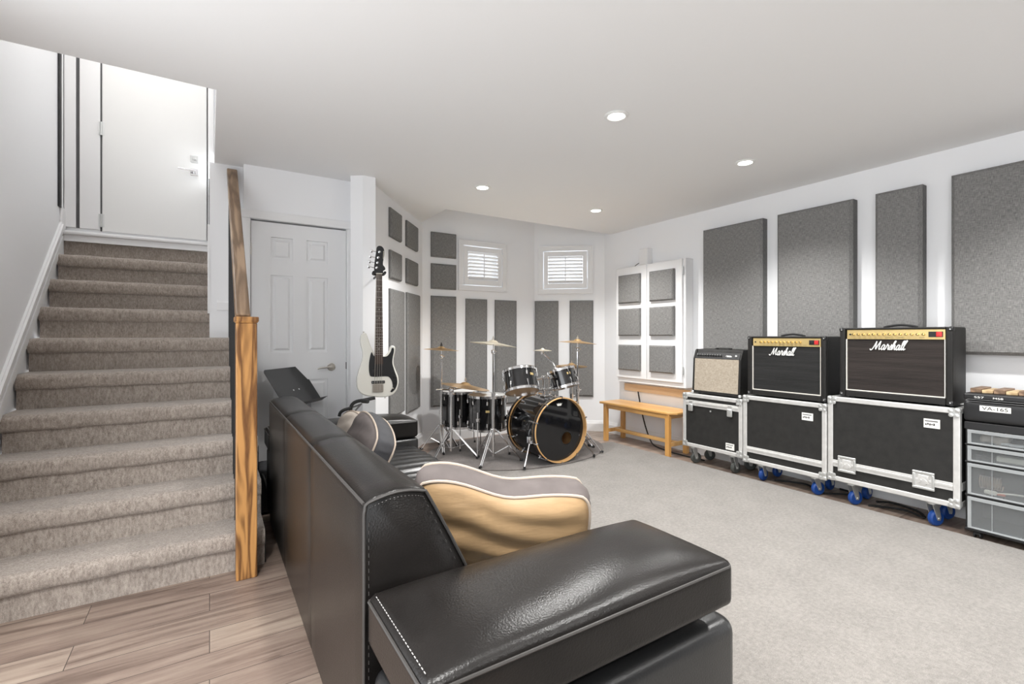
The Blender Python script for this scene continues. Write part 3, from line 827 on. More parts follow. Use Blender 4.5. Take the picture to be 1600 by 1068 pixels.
def flight_case(label, yL, wid, zb, zt, depth, wheel_m, rail_z, style, xf=3.8):
    """front faces -X (local -y); local x runs from the far end to the near end"""
    r = thing('flight_case', label, 'flight case', (xf, yL, 0), -PI / 2, 'black flight cases under the amplifiers')
    t = 0.004; e = 0.034
    MB().box(0.006, wid - 0.006, 0.006, depth - 0.006, zb + 0.006, zt - 0.006).build('case_board', M['case'], r, smooth=0)
    b = MB()
    def L_edge(p, q):
        b.box(min(p[0], q[0]), max(p[0], q[0]), min(p[1], q[1]), max(p[1], q[1]), min(p[2], q[2]), max(p[2], q[2]))
    for x in (0, wid - e):
        for y in (0, depth - e): L_edge((x, y, zb), (x + e, y + e, zt))
    for z in (zb, zt - e):
        for y in (0, depth - e): L_edge((e, y, z), (wid - e, y + e, z + e))
        for x in (0, wid - e): L_edge((x, e, z), (x + e, depth - e, z + e))
    b.build('edge_rail', M['alu'], r, smooth=0, bevel=0.005)
    b = MB(); b.box(e, wid - e, 0.0, 0.008, rail_z - 0.024, rail_z + 0.024); b.box(e, wid - e, -0.003, 0.001, rail_z - 0.004, rail_z + 0.012)
    b.box(0, 0.008, e, depth - e, rail_z - 0.024, rail_z + 0.024); b.box(wid - 0.008, wid, e, depth - e, rail_z - 0.024, rail_z + 0.024)
    b.build('lid_rail', M['alu'], r, smooth=0, bevel=0.002)
    # ball corners with their three-lobed plates
    for x, sx in ((0, 1), (wid, -1)):
        for z, sz in ((zb, 1), (zt, -1)):
            b = MB(); b.soft(min(x - sx * 0.004, x + sx * 0.03), max(x - sx * 0.004, x + sx * 0.03), -0.006, 0.028, min(z - sz * 0.004, z + sz * 0.03), max(z - sz * 0.004, z + sz * 0.03), 0.014, 3)
            for (dx, dz) in ((0.045, 0.016), (0.016, 0.045), (0.042, 0.042)):
                b.lathe([(0, 0), (0.013, 0), (0.012, 0.004), (0.005, 0.006), (0, 0.006)], tr(x + sx * dx, -0.0005, z + sz * dz) @ rotm('X', PI / 2), 14)
            b.prism([(x, z), (x + sx * 0.05, z), (x + sx * 0.05, z + sz * 0.05), (x, z + sz * 0.05)], -0.003, 0.0, plane='xz')
            b.build('ball_corner', M['zinc'], r, smooth=40)
    if style == 'top':            # two drop latches on the lid line
        for fx in (0.16, 0.82):
            x = wid * fx; b = MB()
            b.box(x - 0.018, x + 0.018, -0.012, 0, rail_z - 0.012, rail_z + 0.02); b.soft(x - 0.024, x + 0.024, -0.02, -0.004, rail_z - 0.075, rail_z - 0.008, 0.007, 2)
            b.build('drop_latch', M['zinc'], r, smooth=40)
        MB().lathe([(0, 0), (0.008, 0), (0.007, 0.004), (0, 0.005)], tr(wid * 0.49, 0.0055, rail_z - 0.055) @ rotm('X', PI / 2), 12).build('rivet', M['zinc'], r)
    if style == 'butterfly':      # two recessed butterfly latches
        for fx in (0.17, 0.76):
            x = wid * fx; b = MB(); z = rail_z + 0.005; a = 0.056
            b.soft(x - a, x + a, -0.008, 0.004, z - a, z - a + 0.016, 0.004, 2); b.soft(x - a, x + a, -0.008, 0.004, z + a - 0.016, z + a, 0.004, 2)
            b.soft(x - a, x - a + 0.016, -0.008, 0.004, z - a + .016, z + a - .016, 0.004, 2); b.soft(x + a - 0.016, x + a, -0.008, 0.004, z - a + .016, z + a - .016, 0.004, 2)
            dsh = b.build('latch_dish', M['zinc'], r, smooth=40)
            b = MB(); b.box(x - a + 0.014, x + a - 0.014, -0.001, 0.003, z - a + 0.014, z + a - 0.014)
            b.soft(x - 0.026, x + 0.026, -0.007, 0, z - 0.004, z + 0.034, 0.003, 2); b.lathe([(0, 0), (0.022, 0), (0.02, 0.007), (0, 0.008)], tr(x, -0.001, z - 0.008) @ rotm('X', PI / 2), 18)
            b.prism([(x - 0.03, z - 0.012), (x - 0.022, z - 0.02), (x - 0.006, z + 0.0), (x - 0.012, z + 0.006)], -0.012, -0.006, plane='xz')
            b.prism([(x + 0.03, z - 0.012), (x + 0.022, z - 0.02), (x + 0.006, z + 0.0), (x + 0.012, z + 0.006)], -0.012, -0.006, plane='xz')
            b.build('twist_latch', M['alu'], dsh, smooth=40)
    # white paper label
    lx, lz = (wid - 0.115, zb + 0.075) if style == 'top' else (wid - 0.135, zt - 0.11)
    lb = MB().box(lx - 0.04, lx + 0.04, 0.0035, 0.0058, lz - 0.028, lz + 0.028).build('paper_label', M['paper'], r, smooth=0)
    b = MB(); b.box(lx - 0.034, lx + 0.03, 0.0028, 0.0034, lz + 0.012, lz + 0.017)
    for i in range(5): b.box(lx - 0.032 + i * 0.010, lx - 0.025 + i * 0.010, 0.0028, 0.0034, lz - 0.012 + 0.003 * (i % 2), lz - 0.002 + 0.002 * ((i * 2) % 3))
    b.build('label_print', M['ink'], lb, smooth=0)
    for x in {'top': (0.07, wid - 0.12), 'plain': (0.125, wid - 0.11), 'butterfly': (0.13, wid - 0.15)}[style]:
        for y in (0.062, depth - 0.062):
            caster(r, x, y, zb, wheel_m, r=min(0.05, zb * 0.36), turn=PI / 2 + random.uniform(-0.45, 0.45) if wheel_m == 'blue' else PI / 2 + random.uniform(-.7, .2))
    return r
case_l = flight_case('black flight case with grey wheels under the small amplifier, next to the bench', 2.990, 0.600, 0.165, 0.660, 0.33, 'greywheel', 0.575, 'top')
case_m = flight_case('black flight case with blue wheels under the middle amplifier', 2.383, 0.648, 0.145, 0.700, 0.33, 'blue', 0.255, 'plain')
case_r = flight_case('large black flight case with two butterfly latches and blue wheels, beside the drawers', 1.728, 0.728, 0.160, 0.762, 0.33, 'blue', 0.285, 'butterfly')

# ================================================================== AMPLIFIERS
SCRIPT = [
    [(-.1, .25), (.15, -.05), (.55, .05), (1.0, .8), (1.35, 1.7), (1.5, 2.1)],
    [(1.5, 2.1), (1.5, 1.3), (1.6, .5), (1.7, .1)], [(1.7, .1), (2.1, 1.0), (2.5, 1.75), (2.75, 2.15)],
    [(2.75, 2.15), (2.68, 1.2), (2.68, .4), (2.85, .05), (3.2, .25)],
    [(4.0, .85), (3.75, .95), (3.45, .65), (3.38, .22), (3.6, 0), (3.9, .3), (4.1, .9)], [(4.1, .9), (4.0, .25), (4.15, 0), (4.4, .25)],
    [(4.4, .25), (4.62, .85), (4.72, 1.05), (4.85, .8), (5.1, .85)], [(5.1, .85), (5.0, .35), (5.1, .04), (5.3, .2)],
    [(5.3, .2), (5.6, .75), (5.72, 1.0), (5.82, .5), (5.75, .12), (5.45, .02)],
    [(5.7, .05), (6.05, .5), (6.4, 1.4), (6.5, 2.0), (6.3, 2.0), (6.1, 1.1), (6.02, .02)], [(6.02, .02), (6.25, .7), (6.5, .9), (6.55, .4), (6.62, .04), (6.85, .2)],
    [(7.6, .85), (7.35, .95), (7.05, .65), (6.98, .22), (7.2, 0), (7.5, .3), (7.7, .9)], [(7.7, .9), (7.6, .25), (7.75, 0), (8.0, .25)],
    [(8.0, .25), (8.35, 1.1), (8.62, 2.0), (8.45, 2.15), (8.22, 1.5), (8.12, .35), (8.25, .02), (8.5, .25)],
    [(8.5, .25), (8.85, 1.1), (9.15, 2.1), (8.98, 2.25), (8.74, 1.5), (8.64, .35), (8.78, .02), (9.1, .25)]]
def script_logo(par, x0, zb, width, y):
    s = width / 9.6; b = MB()
    def sq(px, pz):
        x = px * 0.80 if px < 3.2 else px - 0.64
        return x, (pz if px < 3.2 else pz * (1.32 if pz < 1.2 else 1.0 + 0.32 * max(0, (2.2 - pz))))
    for st_ in SCRIPT:
        st_ = [sq(*q) for q in st_]
        pts = smoothpath([(x0 + (px + 0.28 * pz) * s, y, zb + pz * s * 1.2) for px, pz in st_], 5)
        b.tube(pts, 0.0031, 8)
    return b.build('script_logo', M['white'], par, smooth=60)

def marshall(label, yL, w_, z0, h_, xf, gm, logo_x, logo_w, knobs, nm):
    r = thing('guitar_amplifier', label, 'amplifier', (xf, yL, z0), -PI / 2, 'guitar amplifiers on the flight cases')
    dp = 0.235; f = 0.012
    e = 0.036                                     # side cheek width
    b = MB(); b.soft(0, w_, 0.02, dp, f, h_, 0.012, 3)
    b.build('cabinet', M['tolex'], r)
    for x in (0, w_ - e): MB().soft(x, x + e, 0.0, 0.03, f, h_, 0.009, 3).build('side_cheek', M['tolex'], r)
    MB().soft(e, w_ - e, 0.003, 0.03, f, f + 0.042, 0.006, 3).build('bottom_rail', M['tolex'], r)
    MB().soft(e, w_ - e, 0.003, 0.03, h_ - 0.014, h_, 0.006, 3).build('top_rail', M['tolex'], r)
    pz = h_ - 0.014 - 0.064
    MB().box(e + 0.012, w_ - e - 0.004, 0.012, 0.02, f + 0.05, pz - 0.001).build('grille_cloth', M[gm], r, smooth=0)
    b = MB(); b.box(e + 0.003, e + 0.009, 0.007, 0.02, f + 0.048, pz); b.box(e + 0.003, w_ - e - 0.003, 0.007, 0.02, f + 0.042, f + 0.048)
    b.box(w_ - e - 0.007, w_ - e - 0.003, 0.007, 0.02, f + 0.048, pz)
    b.build('white_piping', M['cream_pipe'], r, smooth=0)
    pn = MB().box(e + 0.010, w_ - e - 0.003, 0.008, 0.02, pz, h_ - 0.015).build('control_panel', M['gold'], r, smooth=0)
    zc = (pz + h_ - 0.014) / 2
    lo, hi = knobs[1], knobs[2]
    for i in range(knobs[0]):
        x = e + (w_ - 2 * e) * (lo + (hi - lo) * i / (knobs[0] - 1))
        b = MB(); b.lathe([(0, 0), (0.0095, 0), (0.0095, 0.002), (0.0078, 0.004), (0.0072, 0.013), (0, 0.014)], tr(x, 0.008, zc) @ rotm('X', PI / 2), 16)
        k_ = b.build('knob', M['goldknob'], pn)
        MB().box(x - 0.0012, x + 0.0012, -0.0068, -0.0055, zc, zc + 0.007).build('pointer', M['ink'], k_, smooth=0)
    MB().cyl((e + 0.03, 0.008, zc), (e + 0.03, 0.004, zc), 0.006, seg=12).build('input_jack', M['ink'], pn)
    b = MB()
    for x in (0.43, 0.56, 0.76): b.box(e + (w_ - 2 * e) * x, e + (w_ - 2 * e) * (x + 0.05), 0.0074, 0.0081, zc - 0.022, zc - 0.0205)
    b.build('panel_lettering', M['ink'], pn, smooth=0)
    xr = w_ - e - 0.014
    sp = MB().box(xr - 0.070, xr, 0.005, 0.008, zc - 0.017, zc + 0.017).build('switch_plate', M['ink'], pn, smooth=0)
    MB().soft(xr - 0.032, xr - 0.003, 0.001, 0.0055, zc - 0.015, zc + 0.015, 0.002, 2).build('power_switch', M['red'], sp)
    if nm == 0: MB().soft(xr - 0.066, xr - 0.040, 0.0015, 0.0055, zc - 0.012, zc + 0.012, 0.002, 2).build('standby_switch', M['black'], sp)
    script_logo(r, e + (w_ - 2 * e) * logo_x, pz - 0.072, (w_ - 2 * e) * logo_w, 0.0095)
    # strap handle
    b = MB()
    hx0, hx1 = w_ * 0.36, w_ * 0.66
    pts = smoothpath([(hx0, 0.12, h_ + 0.002), (hx0 + 0.03, 0.12, h_ + 0.010), (w_ * 0.51, 0.12, h_ + 0.017), (hx1 - 0.03, 0.12, h_ + 0.010), (hx1, 0.12, h_ + 0.002)], 6)
    b.tube(pts, 0.008, 8)
    b.build('handle', M['rubber'], r)
    for x, sx in ((0, 1), (w_, -1)):
        for z in (f, h_):
            sz = 1 if z == f else -1
            b = MB(); b.soft(min(x - sx * 0.003, x + sx * .026), max(x - sx * 0.003, x + sx * .026), -0.004, 0.03, min(z - sz * 0.003, z + sz * .028), max(z - sz * 0.003, z + sz * .028), 0.012, 3)
            cp = b.build('corner_cap', M['black'], r)
            MB().lathe([(0, 0), (0.0045, 0), (0.004, 0.002), (0, 0.003)], tr(x + sx * 0.014, -0.0035, z + sz * 0.015) @ rotm('X', PI / 2), 10).build('screw', M['zinc'], cp)
    for x in (0.06, w_ - 0.06):
        for y in (0.05, dp - 0.04): MB().cyl((x, y, 0), (x, y, f + 0.004), 0.016, 0.018, 14).build('rubber_foot', M['rubber'], r)
    return r
marshall('large black amplifier with gold control panel and white script logo on the biggest flight case', 1.657, 0.621, 0.762, 0.492, 3.815, 'grille_brown', 0.27, 0.40, (14, 0.09, 0.80), 1)
marshall('middle black amplifier with gold control panel and red switch, between two other amplifiers', 2.352, 0.606, 0.700, 0.494, 3.815, 'grille', 0.27, 0.41, (11, 0.14, 0.72), 0)

# small silver-grilled amplifier
r = thing('guitar_amplifier', 'small amplifier with a silver-beige grille cloth and black front panel, next to the cabinet', 'amplifier', (3.825, 2.905, 0.660), -PI / 2, 'guitar amplifiers on the flight cases')
w_, h_, dp = 0.478, 0.415, 0.215
# side profile: front leans back towards the top
prof = [(0.0, 0.012), (0.0, 0.03), (0.018, h_ - 0.085), (0.045, h_ - 0.012), (0.055, h_), (dp, h_), (dp, 0.012)]
b = MB(); b.prism([(y + 0.012, z) if y < 0.1 else (y, z) for y, z in prof], 0.006, w_ - 0.006, plane='yz'); b.build('cabinet', M['tolex'], r, smooth=0, bevel=0.006)
for x in (0, w_ - 0.018): MB().prism(prof, x, x + 0.018, plane='yz').build('side_cheek', M['tolex'], r, smooth=0, bevel=0.004)
MB().prism([(0.0, 0.012), (0.0, 0.034), (0.012, 0.034), (0.012, 0.012)], 0.018, w_ - 0.018, plane='yz').build('bottom_rail', M['tolex'], r, smooth=0, bevel=0.002)
MB().prism([(0.002, 0.036), (0.0165, h_ - 0.086), (0.03, h_ - 0.086), (0.016, 0.036)], 0.021, w_ - 0.021, plane='yz').build('grille_cloth', M['silver_grille'], r, smooth=0)
pn = MB().prism([(0.021, h_ - 0.083), (0.044, h_ - 0.030), (0.054, h_ - 0.03), (0.034, h_ - 0.083)], 0.020, w_ - 0.020, plane='yz').build('control_panel', M['black'], r, smooth=0)
pm = tr(0, 0.0325, h_ - 0.056) @ rotm('X', PI / 2 - math.atan2(0.023, 0.053))
for i in range(10):
    x = 0.045 + i * 0.026
    k_ = MB().lathe([(0, 0), (0.0095, 0), (0.0085, 0.006), (0.0062, 0.008), (0.006, 0.014), (0, 0.015)], tr(x, 0, 0) @ pm, 14).build('knob', M['black'], pn)
    MB().box(-0.001, 0.001, 0.001, 0.0065, 0.0148, 0.0155, tr(x, 0, 0) @ pm).build('pointer', M['white'], k_, smooth=0)
b = MB(); b.box(0.335, 0.385, -0.008, -0.003, 0.0, 0.0012, pm); b.box(0.34, 0.375, 0.001, 0.004, 0.0, 0.0012, pm)
b.tube([pm @ Vector(p) for p in smoothpath([(0.325, -0.006, 0.001), (0.335, 0.006, 0.001), (0.345, -0.003, 0.001), (0.36, 0.003, 0.001), (0.38, -0.001, 0.001)])], 0.0015, 6)
b.build('panel_script', M['white'], pn, smooth=0)
MB().lathe([(0, 0), (0.011, 0), (0.010, 0.004), (0.006, 0.008), (0, 0.009)], tr(0.425, 0, 0) @ pm, 14).build('pilot_lamp', M['zinc'], pn)
b = MB(); b.box(0.175, 0.30, 0.12, 0.145, h_ + 0.006, h_ + 0.014); b.box(0.16, 0.18, 0.118, 0.147, h_ - 0.001, h_ + 0.012); b.box(0.295, 0.315, 0.118, 0.147, h_ - 0.001, h_ + 0.012)
b.build('handle', M['rubber'], r, smooth=0, bevel=0.003)
for x in (0.004, w_ - 0.004):
    MB().soft(x - 0.014, x + 0.014, -0.004, 0.024, 0.008, 0.032, 0.01, 2).build('corner_cap', M['zinc'], r)
for x in (0.05, w_ - 0.05):
    for y in (0.045, dp - 0.04): MB().cyl((x, y, 0), (x, y, 0.016), 0.014, seg=12).build('rubber_foot', M['rubber'], r)

# ================================================================== DRAWER UNIT
dr = thing('drawer_unit', 'plastic drawer tower on castors with four see-through drawers at the right edge', 'drawers', (3.815, 0.985, 0), -PI / 2)
w_, dp = 0.40, 0.30
zs = [(0.062, 0.247), (0.262, 0.445), (0.458, 0.548), (0.560, 0.644)]
b = MB()
b.box(0.0, w_, 0.004, dp, 0.045, 0.060); b.box(0, w_, -0.004, dp, 0.646, 0.690)
for (a, c_) in ((0.248, 0.261), (0.446, 0.457), (0.549, 0.559)): b.box(0, w_, 0.006, dp, a, c_)
b.box(0, 0.012, 0.02, dp, 0.06, 0.646); b.box(w_ - 0.012, w_, 0.02, dp, 0.06, 0.646); b.box(0, w_, dp - 0.008, dp, 0.06, 0.646)
b.build('drawer_frame', M['black'], dr, smooth=0, bevel=0.003)
for (a, c_) in zs:
    q = MB(); x0, x1 = 0.014, w_ - 0.014
    q.box(x0 + .003, x1 - .003, 0.003, 0.006, a + 0.003, c_ - 0.002)
    q.box(x0 + 0.004, x0 + 0.007, 0.02, dp - 0.02, a + 0.004, c_ - 0.012); q.box(x1 - 0.007, x1 - 0.004, 0.02, dp - 0.02, a + 0.004, c_ - 0.012)
    q.box(x0 + .004, x1 - .004, 0.008, dp - 0.02, a + 0.002, a + 0.005)
    dw = q.build('drawer', M['plastic'], dr, smooth=0)
    q = MB(); t = 0.019
    q.box(x0, x1, -0.006, 0.004, c_ - t, c_); q.box(x0, x1, -0.004, 0.004, a, a + 0.009); q.box(x0, x0 + 0.017, -0.004, 0.004, a + 0.009, c_ - t); q.box(x1 - 0.017, x1, -0.004, 0.004, a + 0.009, c_ - t)
    for x in (0.118, 0.285): q.box(x, x + 0.003, -0.001, 0.004, a + 0.009, c_ - t)
    q.build('drawer_rim', M['plastic_rim'], dw, smooth=0, bevel=0.003)
for x in (0.05, w_ - 0.05):
    for y in (0.04, dp - 0.05):
        q = MB(); q.cyl((x, y, 0.044), (x, y, 0.03), 0.012, seg=10); q.box(x - 0.013, x + 0.013, y - 0.016, y + 0.016, 0.022, 0.036)
        fk = q.build('castor_fork', M['black'], dr, smooth=40)
        for s in (-1, 1): MB().cyl((x + s * 0.009, y, 0.019), (x + s * 0.017, y, 0.019), 0.019, seg=18).build('wheel', M['black'], fk)
def dpt(x, y, z): return Vector((3.815 + y, 0.985 - x, z))
def lump(x0, x1, y0, y1, z0, z1, seed, amp=0.006):
    ph = seed * 1.3
    def fn(p, u):
        return p + Vector((0, 0, amp * math.sin(p.x * 70 + ph) + amp * math.sin(p.y * 55 + ph * 2)))
    b = MB(); b.soft(x0, x1, y0, y1, z0, z1, min(z1 - z0, y1 - y0) * 0.45, 10, fn=fn, mtx=tr(3.815, 0.985, 0) @ rotm('Z', -PI / 2)); return b
tag(lump(0.055, 0.185, 0.035, 0.13, 0.574, 0.628, 1).build('rag', M['skin_cloth']), 'cream crumpled rag in the top see-through drawer', 'cloth')
tag(lump(0.15, 0.25, 0.02, 0.05, 0.572, 0.584, 2, 0.001).build('plastic_packet', M['white']), 'white flat packet beside the rag in the top drawer', 'packet')
tag(lump(0.27, 0.33, 0.03, 0.09, 0.572, 0.618, 4, 0.003).build('tape_roll', M['pinkthing']), 'crimson object at the right of the top drawer', 'tape')
b = MB(); b.tube([dpt(0.03, 0.06, 0.492), dpt(0.12, 0.05, 0.478)], 0.005, 8); b.tube([dpt(0.03, 0.09, 0.474), dpt(0.12, 0.10, 0.474)], 0.006, 8)
tag(b.build('drumstick_pair', M['weather'], smooth=60), 'dark sticks lying in the second drawer from the top', 'sticks')
tag(MB().soft(0.13, 0.30, 0.03, 0.11, 0.4735, 0.504, 0.006, 3, mtx=tr(3.815, 0.985, 0) @ rotm('Z', -PI / 2)).build('bottle', M['ivory']), 'pale tube lying in the second drawer from the top', 'tube')
b = MB()
pts = []
for i in range(160):
    a = i / 160; pts.append(dpt(0.055 + 0.095 * a, 0.055 + 0.026 * math.cos(a * 2 * PI * 9), 0.336 + 0.036 * math.sin(a * 2 * PI * 9)))
tag(MB().tube(pts, 0.0035, 6).build('coiled_cable', M['copper']), 'tightly coiled cable in the third see-through drawer', 'cable')
b = MB(); b.tube(smoothpath([dpt(0.125, 0.022, 0.288), dpt(0.2, 0.03, 0.300), dpt(0.28, 0.035, 0.304), dpt(0.36, 0.04, 0.300)]), 0.005, 8)
root = b.build('brush', M['ivory']); tag(root, 'ivory brush with an orange collar in the third see-through drawer', 'brush')
MB().soft(0.08, 0.135, 0.015, 0.04, 0.276, 0.300, 0.008, 3, mtx=tr(3.815, 0.985, 0) @ rotm('Z', -PI / 2)).build('brush_head', M['ivory'], root)
MB().soft(0.133, 0.17, 0.018, 0.036, 0.279, 0.295, 0.007, 3, mtx=tr(3.815, 0.985, 0) @ rotm('Z', -PI / 2)).build('collar', M['orange'], root)

# black carry case with label on top
cc = thing('carry_case', 'black carry case with a white VA-165 label on top of the drawers', 'case', (3.812, 0.992, 0.6905), -PI / 2)
w_, dp = 0.42, 0.30
MB().soft(0, w_, 0, dp, 0.0, 0.125, 0.022, 5).build('case_base', M['black'], cc)
MB().soft(0, w_, 0, dp, 0.127, 0.170, 0.015, 5).build('case_lid', M['black'], cc)
for z in (0.122, 0.133, 0.162):
    MB().tube([(0.02, -0.001, z), (w_ - 0.02, -0.001, z)], 0.0022, 6).build('trim_line', M['weather'], cc)
lb = MB().box(0.075, 0.205, -0.0018, 0.001, 0.070, 0.102).build('name_label', M['paper'], cc, smooth=0)
text_mesh('VA-165', 0.028, 'label_text', M['ink'], lb, tr(0.140, -0.0022, 0.086) @ FRONT, 0.0004, 0.108)
text_mesh('S57', 0.016, 'tape_text', M['white'], cc, tr(0.072, -0.0016, 0.1475) @ FRONT, 0.0004, 0.042)
text_mesh('M58', 0.016, 'tape_text', M['white'], cc, tr(0.152, -0.0016, 0.1475) @ FRONT, 0.0004, 0.042)
WB = ['dark wooden block on the black carry case, nearest its left end', 'pale wooden block, second from the left on the black carry case',
      'brown wooden block, third from the left on the black carry case', 'pale wooden block, fourth from the left on the black carry case', 'brown wooden block on the black carry case, cut by the edge of the photo', 'pale wooden block on the far right of the carry case']
for i in range(6):
    bb = MB(); h = 0.026 - 0.008 * (i % 2)
    bb.box(-0.024, 0.024, -0.10, 0.10, 0, h)
    o = bb.build('wooden_block', M['block' if i % 2 == 0 else 'blocklight'], smooth=0, bevel=0.003)
    o.location = (3.965, 0.948 - i * 0.051, 0.8608); o.rotation_euler = (0, 0, -PI / 2 + 0.0)
    tag(o, WB[i], 'wood block', 'wooden blocks on the carry case')
# loose cables under the cases
for pts, lab in (([(3.95, 2.2, .008), (4.05, 2.0, .008), (3.93, 1.85, .008), (4.06, 1.7, .008), (4.12, 1.62, .008), (4.15, 1.8, .008)], 'black cable coiled on the floor behind the blue wheels of the middle case'),
                 ([(3.92, 1.52, .008), (4.02, 1.35, .008), (3.96, 1.22, .008), (4.08, 1.3, .008), (4.12, 1.45, .008), (4.0, 1.5, .024)], 'black cable lying on the floor under the largest flight case')):
    tag(MB().tube(smoothpath(pts), 0.007, 8).build('cable', M['rubber']), lab, 'cable')
# ================================================================== AREA RUGS
tag(MB().soft(0.82, 3.815, -2.2, 3.965, 0.0, 0.013, 0.006, 24, nr=2).build('area_rug', M['rug']), 'large pale grey carpet covering the middle of the room', 'rug')
pts = []
for i in range(48):
    a = 2 * PI * i / 48
    pts.append((2.74 + 0.97 * math.cos(a) * (1 + 0.02 * math.sin(3 * a)), 4.20 + 0.74 * math.sin(a) * (1 + 0.03 * math.cos(2 * a))))
tag(MB().prism(pts, 0.0135, 0.021).build('drum_rug', M['drumrug'], smooth=20, bevel=0.004), 'oval brown rug under the drum kit', 'rug')

# ================================================================== SOFA
sf = thing('sofa', 'black leather sofa with wide flat arms, seen from behind', 'sofa', (0, 0, 0))
SX = 0.3055
yN, yF = 1.138, 3.245
# backrest: profile across X, swept along Y, softly padded
def back_prof(t):
    return [(SX + 0.004, 0.075), (SX, 0.30), (SX, 0.60), (SX, 0.785), (SX + 0.008, 0.805), (SX + 0.025, 0.818), (SX + 0.075, 0.828),
            (SX + 0.125, 0.826), (SX + 0.155, 0.815), (SX + 0.168, 0.795), (SX + 0.205, 0.72), (SX + 0.262, 0.62), (SX + 0.318, 0.50), (SX + 0.35, 0.42), (SX + 0.36, 0.20), (SX + 0.36, 0.075)]
def sweep_profile(b, prof_fn, ys, inset):
    rings = []
    for i, (y, s_) in enumerate(ys):
        pr = prof_fn(0)
        cx = sum(p[0] for p in pr) / len(pr); cz = sum(p[1] for p in pr) / len(pr)
        rings.append([b.bm.verts.new((cx + (px - cx) * (1 - s_), y, cz + (pz - cz) * (1 - s_) )) for px, pz in pr])
    n = len(rings[0])
    for A, B in zip(rings, rings[1:]):
        for j in range(n): b.bm.faces.new([A[j], A[(j + 1) % n], B[(j + 1) % n], B[j]])
    b.bm.faces.new(rings[0]); b.bm.faces.new(rings[-1])
segs = [yN, 1.84, 2.54, yF]
ys = []
ys += [(yN, 0.022), (yN + 0.004, 0.008), (yN + 0.012, 0.0)]
for a, c_ in zip(segs, segs[1:]):
    for k in range(1, 8):
        ys.append((a + (c_ - a) * k / 8, 0.0))
    if c_ != yF: ys += [(c_ - 0.006, 0.0), (c_, 0.009), (c_ + 0.006, 0.0)]
ys += [(yF - 0.012, 0.0), (yF - 0.004, 0.008), (yF, 0.022)]
ys = sorted(set(ys))
b = MB(); sweep_profile(b, back_prof, ys, 0)
bk = b.build('backrest', M['leather'], sf, smooth=60)
# piping and stitched seams
top = back_prof(0)
b = MB()
b.tube([(SX + 0.002, yN + 0.004, 0.803), (SX + 0.002, yF - 0.004, 0.803)], 0.0042, 6)
b.tube(smoothpath([(SX + 0.001, yN - 0.001, 0.10), (SX + 0.001, yN - 0.001, 0.4), (SX + 0.001, yN - 0.001, 0.72), (SX + 0.001, yN - 0.001, 0.775), (SX + 0.003, yN - 0.001, 0.79), (SX + 0.012, yN - .001, 0.806), (SX + 0.08, yN - 0.001, 0.82), (SX + 0.145, yN - .001, 0.812), (SX + 0.166, yN - .001, 0.79), (SX + 0.25, yN - 0.001, 0.63), (SX + .33, yN - .001, .46)], 4), 0.004, 6)
b.build('seam_piping', M['seam'], bk)
b = MB()
q = smoothpath([(SX + 0.014, yN - 0.003, 0.79), (SX + 0.02, yN - 0.003, 0.796), (SX + 0.08, yN - 0.003, 0.808), (SX + 0.14, yN - .003, 0.80), (SX + 0.158, yN - .003, 0.775), (SX + 0.24, yN - 0.003, 0.61)], 14)
for i in range(0, len(q) - 1, 2): b.tube([q[i], q[i] + (q[i + 1] - q[i]) * 0.7], 0.0011, 4)
for i in range(26): b.tube([(SX + 0.012, yN - 0.002, 0.30 + i * 0.018), (SX + 0.012, yN - 0.002, 0.309 + i * 0.018)], 0.0011, 4)
b.build('stitching', M['seam'], bk)
# arms: thick flat slabs
def arm(y0, y1, x0, x1, z0, z1):
    def fn(p, u):
        if u.z > 0:
            c_ = 0.036 * (1 - abs(u.x) ** 4) * (1 - abs(u.y) ** 3)
            dip = -0.010 * math.exp(-((p.x - 0.62) / 0.16) ** 2) * (1 - u.y ** 2)
            p = p + Vector((0, 0, (c_ + dip) * max(0, min(1, (u.z - 0.3) / 0.7))))
        return p
    a = MB().soft(x0, x1, y0, y1, z0, z1, 0.022, 18, fn).build('armrest', M['leather'], sf, smooth=60)
    zs_ = z1 - 0.012
    b = MB()
    rc = 0.022
    loop = smoothpath([(x0 + rc, y0, zs_), (x1 - rc, y0, zs_), (x1, y0 + rc, zs_), (x1, y1 - rc, zs_), (x1 - rc, y1, zs_), (x0 + rc, y1, zs_), (x0, y1 - rc, zs_), (x0, y0 + rc, zs_)], 1, True)
    b.tube(loop, 0.0035, 6, closed=True)
    b.build('seam_piping', M['seam'], a)
    b = MB()
    for i in range(int((y1 - y0 - 0.06) / 0.012)):
        y = y0 + 0.03 + i * 0.012
        b.tube([(x0 + 0.013, y, z1 + 0.0035), (x0 + 0.013, y + 0.007, z1 + 0.0035)], 0.0011, 4)
    b.build('stitching', M['stitch'], a)
    return a
arm(0.768, 1.130, SX + 0.004, 1.188, 0.478, 0.600)
arm(3.252, 3.56, SX + 0.0, 1.262, 0.478, 0.600)
